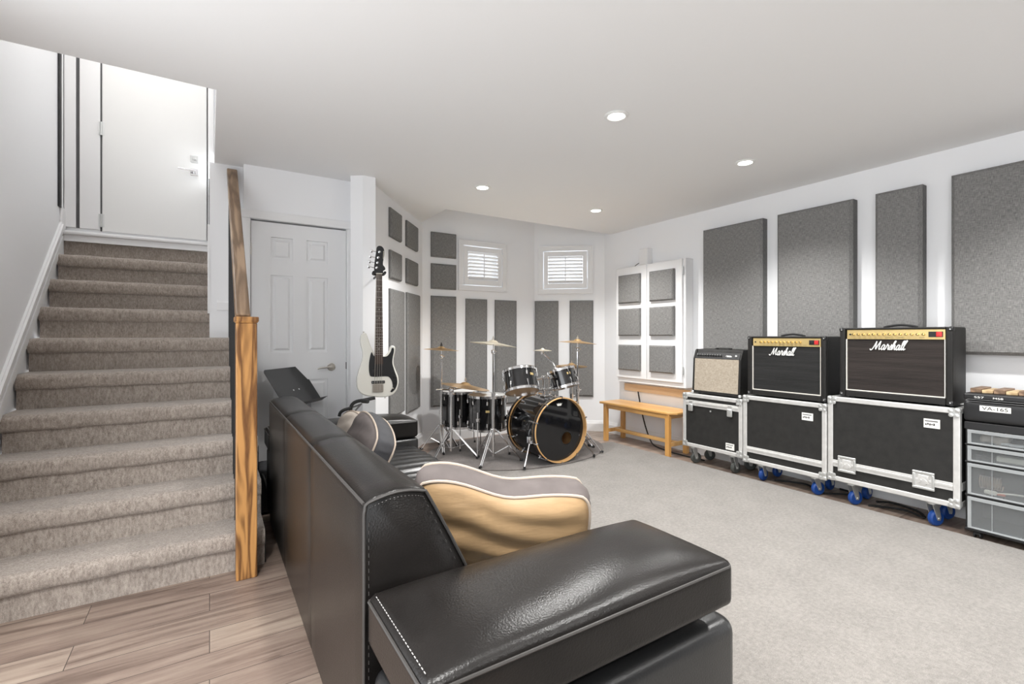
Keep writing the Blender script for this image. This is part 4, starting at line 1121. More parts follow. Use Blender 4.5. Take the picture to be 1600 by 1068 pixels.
# arm bases, seat base, seat cushions
MB().soft(SX + 0.012, 1.222, 0.778, 1.128, 0.06, 0.432, 0.04, 8).build('arm_base', M['leather_seat'], sf)
MB().soft(SX + 0.012, 1.27, 3.258, 3.55, 0.06, 0.474, 0.03, 8).build('arm_base', M['leather_seat'], sf)
MB().soft(SX + 0.365, 1.20, 1.135, 3.248, 0.06, 0.29, 0.02, 6).build('seat_base', M['leather_seat'], sf)
for a, c_ in zip(segs, segs[1:]):
    def fn(p, u):
        if u.z > 0:
            w = max(0, min(1, (u.z - 0.2) / 0.8))
            p = p + Vector((0, 0, w * (0.02 * (1 - u.x ** 4) * (1 - u.y ** 4) + 0.006 * math.sin(p.y * 2 * PI / 0.09))))
        return p
    MB().soft(SX + 0.352, 1.225, a + 0.003, c_ - 0.003, 0.292, 0.425, 0.03, 40, fn).build('seat_cushion', M['leather_seat'], sf, smooth=60)
for x in (0.38, 1.12):
    for y in (0.87, 3.48):
        MB().cyl((x, y, 0.0135 if x > 0.82 else 0.0), (x, y, 0.065), 0.022, 0.03, 16).build('foot', M['black'], sf)

# ================================================================== CUSHIONS
def cushion(label, org, ex, nrm, wdt, hgt, thk, sag, mats, group='box cushions on the sofa', puff=0.035, lean=0):
    """box cushion; local x = width, local y = thickness (front face at y=0), local z = up from the lower edge"""
    ex = Vector(ex).normalized(); ny = Vector(nrm); ny = (ny - ex * ny.dot(ex)).normalized(); ez = ex.cross(ny)
    mt = Matrix((ex, ny, ez)).transposed().to_4x4()
    org = Vector(org) + ez * lean
    r = thing('cushion', label, 'cushion', org, 0, group)
    r.rotation_euler = mt.to_euler()
    def def_(p):
        k = p.z / hgt
        x = p.x / (wdt / 2)
        p = p + Vector((0, 0, sag(x) * max(0, k)))
        return p
    hw = wdt / 2
    def cover(y, s):           # puffed face
        b = MB(); n = 26; g = {}
        for i in range(n + 1):
            for j in range(n + 1):
                u, v = -1 + 2 * i / n, -1 + 2 * j / n
                # rounded square outline
                x, z = u * math.sqrt(1 - 0.20 * v ** 4 * u * u) , v * math.sqrt(1 - 0.20 * u ** 4 * v * v)
                k = (1 - u ** 4) * (1 - v ** 4)
                wr = 0.0045 * math.sin(z * 9 + x * 2.3 + 1.2 * math.sin(x * 3)) * k + 0.003 * math.sin(x * 21 + z * 4) * (abs(v) ** 2) * k
                p = Vector((x * hw, y + s * (puff * k ** 0.75 + wr), hgt / 2 + z * hgt / 2))
                g[i, j] = b.bm.verts.new(def_(p))
        for i in range(n):
            for j in range(n): b.bm.faces.new([g[i, j], g[i + 1, j], g[i + 1, j + 1], g[i, j + 1]])
        bmesh.ops.holes_fill(b.bm, edges=b.bm.edges[:], sides=0)
        return b
    def outline(y, grow=0.0, n=18):
        o = []
        L = []
        for i in range(n): L.append((-1 + 2 * i / n, -1))
        for i in range(n): L.append((1, -1 + 2 * i / n))
        for i in range(n): L.append((1 - 2 * i / n, 1))
        for i in range(n): L.append((-1, 1 - 2 * i / n))
        for u, v in L:
            x, z = u * math.sqrt(1 - 0.20 * v ** 4 * u * u), v * math.sqrt(1 - 0.20 * u ** 4 * v * v)
            o.append(def_(Vector((x * (hw + grow), y, hgt / 2 + z * (hgt / 2 + grow)))))
        return o
    cover(0, -1).build('front_cover', M[mats[0]], r, smooth=80)
    cover(thk, 1).build('back_cover', M[mats[2]], r, smooth=80)
    b = MB(); ny_ = 7; rings = []
    for k in range(ny_ + 1):
        t = k / ny_
        rings.append([b.bm.verts.new(p + Vector((0, 0, 0))) for p in outline(thk * t, 0.013 * math.sin(PI * t))])
    m_ = len(rings[0])
    for ri, R_ in enumerate(rings[1:-1]):
        for j, v in enumerate(R_):
            w = 0.0035 * math.sin(j * 2.1 + 0.5 * math.sin(j)) * math.sin(PI * (ri + 1) / ny_)
            c_ = Vector((0, thk / 2, hgt / 2)); d_ = (v.co - c_); d_.y = 0
            if d_.length: v.co += d_.normalized() * w
    for A, B in zip(rings, rings[1:]):
        for j in range(m_): b.bm.faces.new([A[j], A[(j + 1) % m_], B[(j + 1) % m_], B[j]])
    bmesh.ops.holes_fill(b.bm, edges=b.bm.edges[:], sides=0)
    b.build('gusset', M[mats[1]], r, smooth=80)
    for y in (0, thk): MB().tube(outline(y, 0.002), 0.005, 7, closed=True).build('piping', M[mats[3]], r)
    return r
def sagA(x):
    # left end stays high, the middle and right drop
    return 0.085 * (1 / (1 + math.exp((x + 0.35) * 5.0))) - 0.012 * math.exp(-((x - 0.05) / .3) ** 2) + 0.006 * x
cushion('large tan satin box cushion with grey border leaning over the near arm of the sofa', (0.833, 1.385, 0.355), (0.89, -0.455, 0), (0.43, 0.84, 0.28), 0.56, 0.255, 0.105,
        sagA, ('beige', 'gusset', 'beige', 'cream'), lean=0.092)
cushion('grey box cushion with charcoal band slumped against the middle of the sofa back', (0.70, 2.60, 0.470), (0.08, 1, 0.16), (-0.82, 0.15, 0.42), 0.48, 0.28, 0.10,
        lambda x: -0.03 * x * x, ('palebeige', 'charcoal', 'gusset', 'cream'))
cushion('pale beige cushion behind the grey one, nearest the far arm of the sofa', (0.715, 2.98, 0.452), (-0.05, 1, 0.0), (-0.80, 0.0, 0.38), 0.38, 0.27, 0.09,
        lambda x: -0.03 * x * x, ('palebeige', 'cream', 'palebeige', 'cream'))
# ================================================================== MUSIC STAND
CC, CS = math.cos(0.5623), math.sin(0.5623)
ms = thing('music_stand', 'black music stand with a tilted desk behind the far end of the sofa', 'music stand', (0.57, 3.77, 0))
wv = Vector((0.125 * CC + 0.992 * CS, -0.125 * CS + 0.992 * CC, 0)).normalized()
hv = Vector((0.555 * CC - 0.07 * CS, -0.555 * CS - 0.07 * CC, -0.829))
hv = (hv - wv * hv.dot(wv)).normalized()
nv = wv.cross(hv).normalized()
if nv.z < 0: nv = -nv
tl = Vector((-1.716 * CC + 3.3 * CS, 1.716 * CS + 3.3 * CC, 0.962)) - Vector((0.57, 3.77, 0))
W2, H2 = 0.47, 0.315
mt = Matrix((wv, hv, nv)).transposed().to_4x4(); mt.translation = tl
b = MB(); rr = 0.03
poly = []
for cx, cy, a0 in ((rr, rr, PI), (W2 - rr, rr, 1.5 * PI), (W2, H2, None), (0, H2, None)):
    if a0 is None: poly.append((cx, cy))
    else:
        for i in range(7): poly.append((cx + rr * math.cos(a0 + i / 6 * PI / 2), cy + rr * math.sin(a0 + i / 6 * PI / 2)))
b.prism(poly, -0.0025, 0.0, mt); b.build('desk', M['black'], ms, smooth=30, bevel=0.001)
MB().box(0, W2, H2, H2 + 0.002, -0.0025, 0.055, mt).build('lip', M['black'], ms, smooth=0)
b = MB()
for x in (0.20, 0.27): b.lathe([(0, 0), (0.006, 0), (0.005, 0.002), (0, 0.0025)], mt @ tr(x, 0.19, 0), 10)
b.build('rivet', M['zinc'], ms)
ctr = mt @ Vector((W2 / 2, H2 * 0.6, -0.02))
b = MB(); b.cyl((ctr.x, ctr.y, 0.03), (ctr.x, ctr.y, ctr.z - 0.05), 0.011, seg=12); b.cyl((ctr.x, ctr.y, 0.03), (ctr.x, ctr.y, 0.45), 0.015, seg=12)
b.box(ctr.x - 0.02, ctr.x + 0.02, ctr.y - 0.02, ctr.y + 0.02, ctr.z - 0.06, ctr.z - 0.005); b.build('post', M['black'], ms)
for a in (0.4, 2.5, 4.6):
    MB().tube(smoothpath([(ctr.x, ctr.y, 0.19), (ctr.x + 0.10 * math.cos(a), ctr.y + 0.10 * math.sin(a), 0.10), (ctr.x + 0.17 * math.cos(a), ctr.y + 0.17 * math.sin(a), 0.008)]), 0.008, 8).build('leg', M['black'], ms)

# ================================================================== BASS GUITAR
bg_ = thing('bass_guitar', 'white bass guitar with black pickguard hanging on the angled wall', 'bass guitar', (1.066, 3.583, 0.735), math.radians(-10))
def im(cx, cy): return ((cx / 3.956 - 49.6) * 0.00466, (998 - cy) / 3.956 * 0.0048)
body = [(112, 598), (97, 612), (91, 640), (94, 670), (103, 705), (106, 735), (98, 780), (80, 835), (69, 890), (75, 940), (103, 974), (155, 990), (230, 998), (285, 987), (316, 958), (329, 912),
        (325, 868), (309, 828), (297, 790), (298, 755), (306, 715), (307, 690), (298, 679), (285, 679), (274, 690), (268, 715), (252, 736), (232, 742), (216, 742), (180, 738), (172, 715), (160, 690), (146, 655), (133, 615), (124, 600)]
def shape(pts, n=4): return [(p.x, p.y) for p in smoothpath([(x, z, 0) for x, z in [im(*q) for q in pts]], n, True)]
MB().prism(shape(body), 0.0, 0.040, plane='xz').build('body', M['bass_white'], bg_, smooth=40, bevel=0.008, bseg=3)
guard = [(160, 716), (176, 742), (228, 745), (256, 742), (277, 716), (286, 693), (297, 695), (298, 715), (290, 755), (289, 790), (302, 836), (317, 880), (319, 915), (307, 948), (285, 968), (277, 962), (289, 940), (287, 905), (270, 876), (246, 868), (165, 868), (147, 852), (143, 800), (149, 750)]
gd = MB().prism(shape(guard, 3), -0.003, 0.0005, plane='xz').build('pickguard', M['black'], bg_, smooth=30)
nx0, nz0 = im(203, 742); nx1, nz1 = im(206, 232)
# neck with fingerboard and frets (slight lean to the right at the head)
def on_neck(t, s): return Vector((nx0 + (nx1 - nx0) * t, 0, nz0 - 0.06 + (nz1 - nz0 + 0.06) * t)) + Vector((s, 0, 0))
wa, wb = 0.031, 0.021
def neckslab(h0, h1, k=1.0):
    b = MB(); A = on_neck(0, 0); B = on_neck(1, 0)
    b.prism([(A.x - wa * k, A.z), (A.x + wa * k, A.z), (B.x + wb * k, B.z), (B.x - wb * k, B.z)], h0, h1, plane='xz'); return b
neckslab(-0.004, 0.022, 0.96).build('neck', M['plywood'], bg_, smooth=0, bevel=0.006)
fb = neckslab(-0.011, -0.004).build('fingerboard', M['rosewood'], bg_, smooth=0)
b = MB(); d_ = MB(); L = 0.86; Ln = (nz1 - nz0 + 0.06)
for k in range(1, 22):
    t = 1 - (L * (1 - 2 ** (-k / 12))) / Ln
    if t < 0.01: break
    hw = wb + (wa - wb) * (1 - t); c_ = on_neck(t, 0)
    b.box(c_.x - hw, c_.x + hw, -0.0125, -0.0105, c_.z - 0.0012, c_.z + 0.0012)
    if k in (3, 5, 7, 9, 12, 15, 17, 19):
        t0 = 1 - (L * (1 - 2 ** (-(k - 0.5) / 12))) / Ln; c2 = on_neck(t0, 0)
        for sx in ((-0.008, 0.008) if k == 12 else (0,)): d_.cyl((c2.x + sx, -0.0112, c2.z), (c2.x + sx, -0.0105, c2.z), 0.0035, seg=10)
b.build('frets', M['nickel'], fb, smooth=0); d_.build('position_dots', M['ivory'], fb)
c1 = on_neck(1, 0); MB().box(c1.x - wb - 0.001, c1.x + wb + 0.001, -0.0135, 0, c1.z - 0.003, c1.z + 0.003).build('nut', M['ivory'], bg_, smooth=0)
head = [(183, 232), (176, 200), (180, 150), (188, 95), (192, 70), (204, 60), (222, 62), (236, 78), (238, 110), (232, 150), (230, 175), (242, 190), (244, 205), (232, 214), (228, 232)]
hd = MB().prism(shape(head, 3), -0.002, 0.013, plane='xz').build('headstock', M['black'], bg_, smooth=40, bevel=0.002)
b = MB(); b.tube([(im(231, 140)[0], -0.003, im(231, 140)[1]), (im(234, 90)[0], -0.003, im(234, 90)[1])], 0.0018, 5); b.build('head_inlay', M['ivory'], hd)
for (px_, py_) in ((208, 98), (200, 133), (196, 165), (191, 196)):
    x, z = im(px_, py_)
    b = MB(); b.lathe([(0, 0), (0.0095, 0), (0.009, 0.003), (0.005, 0.004), (0.005, 0.012), (0, 0.013)], tr(x, -0.002, z) @ rotm('X', PI / 2), 14)
    b.cyl((x - 0.008, 0.008, z), (x - 0.050, 0.008, z + 0.006), 0.0035, seg=8)
    b.soft(x - 0.066, x - 0.048, 0.003, 0.013, z - 0.007, z + 0.019, 0.004, 2)
    b.build('tuning_peg', M['chrome'], hd)
b = MB(); bx_, bz_ = im(199, 938)
for i in range(4):
    s0 = (-0.0165 + i * 0.011)
    a = Vector((bx_ + s0 * 1.55, -0.016, bz_ + 0.02)); n_ = on_neck(1, s0 * 0.95); n_.y = -0.0150
    b.tube([a, n_], 0.0011 + 0.0003 * (3 - i), 5)
b.build('strings', M['nickel'], bg_)
b = MB(); b.box(bx_ - 0.040, bx_ + 0.040, -0.004, 0.0, bz_ - 0.028, bz_ + 0.028); b.box(bx_ - 0.038, bx_ + 0.038, -0.014, -0.004, bz_ - 0.028, bz_ - 0.020)
for i in range(4): b.box(bx_ - 0.036 + i * 0.019, bx_ - 0.021 + i * 0.019, -0.013, -0.004, bz_ - 0.018, bz_ + 0.024)
b.build('bridge', M['nickel'], bg_, smooth=0, bevel=0.001)
px_, pz_ = im(200, 902)
pk = MB().soft(px_ - 0.049, px_ + 0.049, -0.010, 0.001, pz_ - 0.0105, pz_ + 0.0105, 0.005, 4).build('pickup', M['black'], bg_)
b = MB()
for i in range(8): b.cyl((px_ - 0.040 + i * 0.0114, -0.0108, pz_), (px_ - 0.040 + i * 0.0114, -0.0098, pz_), 0.0028, seg=8)
b.build('pole_pieces', M['zinc'], pk)
p2, q2 = im(185, 835), im(208, 848)
for (a0, c0) in (p2, q2): MB().soft(a0 - 0.028, a0 + 0.028, -0.0095, -0.002, c0 - 0.014, c0 + 0.014, 0.004, 3).build('pickup', M['black'], bg_)
for (kx, ky) in ((288, 842), (301, 872), (306, 905)):
    x, z = im(kx, ky); MB().lathe([(0, 0), (0.008, 0), (0.0075, 0.011), (0, 0.012)], tr(x, -0.003, z) @ rotm('X', PI / 2), 14).build('knob', M['black'], gd)
x, z = im(294, 944); MB().lathe([(0, 0), (0.009, 0), (0.007, 0.004), (0.004, 0.009), (0, 0.009)], tr(x, -0.003, z) @ rotm('X', PI / 2), 14).build('output_jack', M['chrome'], gd)
b = MB(); x, z = im(112, 598); b.cyl((x, 0.02, z - 0.003), (x, 0.02, z + 0.010), 0.004, 0.007, 10); b.build('strap_button', M['nickel'], bg_)
b = MB(); x, z = im(245, 998); b.cyl((x, 0.02, z + 0.004), (x, 0.02, z - 0.010), 0.004, 0.007, 10); b.build('strap_button', M['nickel'], bg_)
# wall hanger
hg = thing('guitar_hanger', 'wooden wall bracket with black padded yoke holding the white bass', 'guitar hanger', (1.066, 3.583, 0.735), math.radians(-10))
hx, hz = on_neck(1, 0).x, on_neck(1, 0).z
b = MB(); b.tube(smoothpath([(hx + 0.040, -0.022, hz + 0.008), (hx + 0.040, 0.03, hz + 0.004), (hx + 0.03, 0.05, hz), (hx - 0.03, 0.05, hz), (hx - 0.040, 0.03, hz + 0.004), (hx - 0.040, -0.022, hz + 0.008)], 5), 0.010, 10)
b.build('yoke', M['rubber'], hg)
# wall is behind to the right; its plane in local terms
ang = math.radians(10)
def loc_of(wx_, wy_):
    dx, dy = wx_ - 1.066, wy_ - 3.583
    return (dx * math.cos(ang) - dy * math.sin(ang), dx * math.sin(ang) + dy * math.cos(ang))
tw = 0.13
wpx, wpy = LW[0] + math.cos(LR) * tw + math.sin(LR) * 0.02, LW[1] + math.sin(LR) * tw - math.cos(LR) * 0.02
lx_, ly_ = loc_of(wpx, wpy)
b = MB(); b.tube([(hx, 0.05, hz), (lx_, ly_, hz - 0.02)], 0.008, 10); b.build('arm', M['black'], hg)
mw = tr(lx_, ly_, 0) @ rotm('Z', LR + ang)
MB().box(-0.045, 0.045, -0.001, 0.017, hz - 0.095, hz + 0.03, mw).build('backplate', M['plywood'], hg, smooth=0, bevel=0.004)

# ================================================================== GUITAR STAND resting on the seat
gs = thing('guitar_stand', 'black padded tube stand leaning behind the cushions at the far end of the sofa', 'guitar stand', (0.93, 3.05, 0.45))
def R3(px, py, D): 
    R = (px - 800) / 750 * D
    return Vector((R * CC + D * CS, -R * CS + D * CC, 1.2 - (py - 524) / 750 * D)) - Vector((0.93, 3.05, 0.45))
b = MB(); b.tube(smoothpath([R3(546, 646, 3.0), R3(547, 652, 3.0), R3(540, 640, 3.0), R3(536, 634, 3.02), R3(545, 640, 3.0)][2:3] + [R3(529, 652, 3.0), R3(533, 642, 3.0), R3(543, 638, 3.02), R3(556, 634, 3.05)][0:] if False else [R3(530, 650, 3.0), R3(532, 644, 3.0), R3(538, 640, 3.0), R3(548, 637, 3.02)]), 0.010, 8)
b.build('padded_hook', M['rubber'], gs)
b = MB(); b.tube(smoothpath([R3(549, 650, 3.04), R3(548, 640, 3.03), R3(550, 632, 3.03), R3(557, 627, 3.03), R3(570, 624.5, 3.03), R3(586, 621, 3.04)]), 0.011, 8)
b.build('padded_hook', M['rubber'], gs)
b = MB(); b.tube([R3(566, 626, 3.02), R3(575, 626.5, 3.0)], 0.014, 8); b.build('grip', M['rubber'], gs)
b = MB(); b.tube([R3(540, 639, 3.02), R3(562, 632, 3.08)], 0.006, 8); b.tube([R3(551, 646, 3.05), R3(565, 630, 3.08)], 0.0055, 8)
b.tube([R3(551, 646, 3.05), Vector((0.0, -0.02, 0.0))], 0.007, 8); b.build('tube_frame', M['weather'], gs)
# ================================================================== BAG
bgx = thing('bag', 'black patterned fabric bag on the floor between the stairs and the sofa', 'bag', (0.0, 0, 0))
MB().soft(0.262, 0.40, 3.60, 3.92, 0.0, 0.29, 0.05, 6, lambda p, u: p + Vector((0.008 * math.sin(p.z * 30), 0, 0.012 * math.sin(p.y * 20) * (u.z > 0)))).build('bag_body', M['charcoal'], bgx)
MB().tube(smoothpath([(0.30, 3.62, 0.27), (0.31, 3.58, 0.24), (0.33, 3.585, 0.15)]), 0.007, 6).build('strap', M['weather'], bgx)
# ================================================================== DRUM KIT
RZ = 0.0215     # top of the brown rug
def hoop_ring(r, z0, z1, th=0.006):
    return [(r, z0), (r + th, z0), (r + th, z1), (r, z1)]
bd = thing('bass_drum', 'black bass drum with maple hoops and a glossy black front head with a round port', 'drum', (2.75, 3.50, RZ + 0.306))
# local axis: -y is the front
ax = rotm('X', PI / 2)           # lathe z -> -y
RS = 0.286
MB().lathe([(RS - 0.008, -0.455), (RS, -0.455), (RS, -0.042), (RS - 0.008, -0.042)], ax, 64, closed=True).build('shell', M['lacquer'], bd)
for a, c_ in ((-0.047, 0.0), (-0.492, -0.445)):
    hp = MB().lathe([(RS + 0.003, a), (RS + 0.015, a + 0.002), (RS + 0.016, a + 0.004), (RS + 0.016, c_ - 0.004), (RS + 0.014, c_), (RS + 0.006, c_)], ax, 64, closed=True).build('hoop', M['hoop'], bd)
    b = MB()
    b.lathe([(RS + 0.0158, a + 0.007), (RS + 0.0168, a + 0.007), (RS + 0.0168, c_ - 0.007), (RS + 0.0158, c_ - 0.007)], ax, 64, closed=True)
    b.build('hoop_inlay', M['black'], hp)
def eccentric_disc(R_, hc, hr, y, n=64):
    b = MB(); A, B = [], []
    for k in range(n):
        a = 2 * PI * k / n
        A.append(b.bm.verts.new((R_ * math.cos(a), y, R_ * math.sin(a))))
        B.append(b.bm.verts.new((hc[0] + hr * math.cos(a), y, hc[1] + hr * math.sin(a))))
    for k in range(n): b.bm.faces.new([A[k], A[(k + 1) % n], B[(k + 1) % n], B[k]])
    return b
HC = (0.085, -0.088)
fh = eccentric_disc(RS + 0.002, HC, 0.060, 0.040).build('front_head', M['ebonyhead'], bd, smooth=0)
MB().lathe([(0.058, -0.022), (0.066, -0.022), (0.066, -0.016), (0.058, -0.016)], tr(HC[0], 0.021, HC[1]) @ ax, 36, closed=True).build('port_ring', M['black'], fh)
cr = [(-0.022, -0.012), (0.022, -0.012), (0.034, 0.014), (0.018, 0.004), (0.013, 0.018), (0.0, 0.004), (-0.013, 0.018), (-0.018, 0.004), (-0.034, 0.014)]
MB().prism([(x * 0.95, z * 0.95 + 0.232) for x, z in cr], 0.0385, 0.0395, plane='xz').build('crown_emblem', M['white'], fh, smooth=0)
MB().lathe([(0, -0.47), (RS + 0.002, -0.47), (RS + 0.002, -0.472), (0, -0.472)], ax, 48).build('batter_head', M['drumhead'], bd)
for k in range(10):
    a = 2 * PI * (k + 0.5) / 10
    d_ = Vector((math.cos(a), 0, math.sin(a)))
    for (yb, ya, yl, sg) in ((0.0, 0.05, 0.10, 1), (0.492, 0.442, 0.385, -1)):
        b = MB(); p = d_ * (RS + 0.022)
        b.tube([p + Vector((0, yb - sg * 0.004, 0)), p + Vector((0, yl, 0))], 0.0035, 6)
        b.tube([d_ * (RS + 0.006) + Vector((0, yb - sg * 0.005, 0)), p + Vector((0, yb - sg * 0.006, 0)), p + Vector((0, yb + sg * 0.022, 0))], 0.0065, 6)
        b.tube([d_ * RS + Vector((0, yl, 0)), d_ * (RS + 0.03) + Vector((0, yl, 0))], 0.007, 8)
        b.tube([d_ * (RS + 0.004) + Vector((0, yl - 0.025, 0)), d_ * (RS + 0.004) + Vector((0, yl + 0.025, 0))], 0.008, 8)
        b.build('tension_lug', M['chrome'], bd)
for sx in (-1, 1):
    b = MB(); a0 = Vector((sx * 0.272, 0.12, -0.085)); f0 = Vector((sx * 0.405, 0.015, -0.285))
    b.tube([a0, f0], 0.0075, 8); b.soft(a0.x - 0.022, a0.x + 0.022, 0.09, 0.15, -0.115, -0.045, 0.01, 2)
    sp = b.build('spur', M['chrome'], bd)
    MB().cyl(f0 + Vector((0, 0, 0.008)), f0 + Vector((0, 0, -0.0205)), 0.011, 0.013, 12).build('rubber_tip', M['rubber'], sp)
# tom holder on top
b = MB(); b.soft(-0.05, 0.05, 0.20, 0.29, 0.28, 0.305, 0.01, 2)
for x in (-0.028, 0.045): b.cyl((x, 0.245, 0.30), (x, 0.245, 0.475), 0.0125, seg=14); b.soft(x - 0.02, x + 0.02, 0.222, 0.268, 0.34, 0.372, 0.008, 2); b.soft(x - 0.022, x + 0.022, 0.222, 0.268, 0.45, 0.49, 0.01, 2)
b.soft(-0.075, 0.085, 0.23, 0.26, 0.345, 0.365, 0.008, 2)
b.tube([(-0.028, 0.245, 0.47), (-0.13, 0.232, 0.455)], 0.0095, 10); b.tube([(0.045, 0.245, 0.47), (0.10, 0.248, 0.46)], 0.0095, 10)
b.tube([(0.085, 0.25, 0.355), (0.125, 0.265, 0.36), (0.125, 0.265, 0.56)], 0.010, 10)
b.soft(0.105, 0.145, 0.245, 0.285, 0.535, 0.565, 0.008, 2)
b.tube([(0.125, 0.265, 0.56), (0.095, 0.255, 0.60), (-0.052, 0.235, 0.708)], 0.0065, 8); b.tube([(-0.052, 0.235, 0.70), (-0.052, 0.235, 0.742)], 0.005, 8)
b.soft(-0.066, -0.038, 0.222, 0.25, 0.692, 0.716, 0.006, 2)
b.build('tom_holder', M['chrome'], bd)

def drum(name, label, ctr, r, dp, tilt_m, nl, cat='drum', group=None, legs=None, badge=None, reflect_bottom=False):
    t = thing(name, label, cat, ctr, 0, group)
    h = dp / 2
    MB().lathe([(r - 0.007, -h), (r, -h), (r, h), (r - 0.007, h)], tilt_m, 48, closed=True).build('shell', M['lacquer'], t)
    for s_ in (1, -1):
        z0 = s_ * (h - 0.012); z1 = s_ * (h + 0.014); a, c_ = min(z0, z1), max(z0, z1)
        MB().lathe([(r + 0.004, a), (r + 0.008, a + .001), (r + 0.008, c_ - 0.003), (r + 0.012, c_), (r + 0.004, c_)], tilt_m, 48, closed=True).build('rim', M['chrome'], t)
        MB().lathe([(0, s_ * (h + 0.004)), (r + 0.003, s_ * (h + 0.002)), (r + 0.003, s_ * (h - 0.002)), (0, s_ * (h + 0.001))], tilt_m, 48).build('head', M['drumhead' if s_ > 0 else ('reflecthead' if reflect_bottom else 'drumhead')], t)
    for k in range(nl):
        a = 2 * PI * (k + 0.35) / nl; d_ = Vector((math.cos(a), math.sin(a), 0))
        for s_ in (1, -1):
            b = MB()
            b.tube([tilt_m @ (d_ * (r + 0.010) + Vector((0, 0, s_ * (h + 0.012)))), tilt_m @ (d_ * (r + 0.010) + Vector((0, 0, s_ * (h - 0.052))))], 0.0032, 6)
            b.tube([tilt_m @ (d_ * (r + 0.006) + Vector((0, 0, s_ * (h - 0.070)))), tilt_m @ (d_ * (r + 0.010) + Vector((0, 0, s_ * (h - 0.038))))], 0.0075, 8)
            b.build('tension_lug', M['chrome'], t)
    if badge is not None:
        mb = tilt_m @ rotm('Z', badge) @ tr(0, -r - 0.0015, 0.028)
        MB().soft(-0.019, 0.019, -0.0015, 0.002, -0.011, 0.011, 0.0015, 2, mtx=mb).build('badge', M['gold'], t)
    if legs:
        for a in legs:
            d_ = Vector((math.cos(a), math.sin(a), 0)) * (r + 0.018)
            zf = RZ - ctr[2]
            b = MB(); b.tube([d_ + Vector((0, 0, 0.02)) + d_ * 0.02, d_ + Vector((0, 0, zf + 0.05)) + d_ * 0.05, d_ + Vector((0, 0, zf + 0.012)) + d_ * 0.1], 0.0055, 8)
            b.soft(d_.x - 0.017, d_.x + 0.017, d_.y - 0.017, d_.y + 0.017, -0.075, -0.035, 0.008, 2)
            lg = b.build('leg', M['chrome'], t)
            q = d_ * 1.1 + Vector((0, 0, zf)); MB().cyl(q, q + Vector((0, 0, 0.022)), 0.012, 0.009, 12).build('rubber_foot', M['rubber'], lg)
    return t
drum('rack_tom', 'black rack tom with gold badge and bottom head coloured like a brown reflection, left above the bass drum', (2.44, 3.72, 0.778), 0.150, 0.185, rotm('X', math.radians(-21)) @ rotm('Y', math.radians(5)), 6, group='rack toms above the bass drum', badge=0.22, reflect_bottom=True)
drum('rack_tom', 'small black rack tom with pale badge, right above the bass drum', (2.962, 3.75, 0.776), 0.126, 0.165, rotm('X', math.radians(-18)) @ rotm('Y', math.radians(-6)), 6, group='rack toms above the bass drum', badge=-0.15, reflect_bottom=True)
I4 = Matrix.Identity(4)
drum('floor_tom', 'black floor tom at the far left, nearest the bay back wall', (2.257, 4.64, 0.425), 0.195, 0.355, I4, 8, legs=(0.3, 2.3, 4.3), badge=None, group='floor toms on chrome legs')
drum('floor_tom', 'black floor tom with small gold badge, next to the bass drum', (2.352, 4.195, 0.440), 0.187, 0.320, I4, 8, legs=(-0.75, 1.4, 3.75), badge=-0.50, group='floor toms on chrome legs')

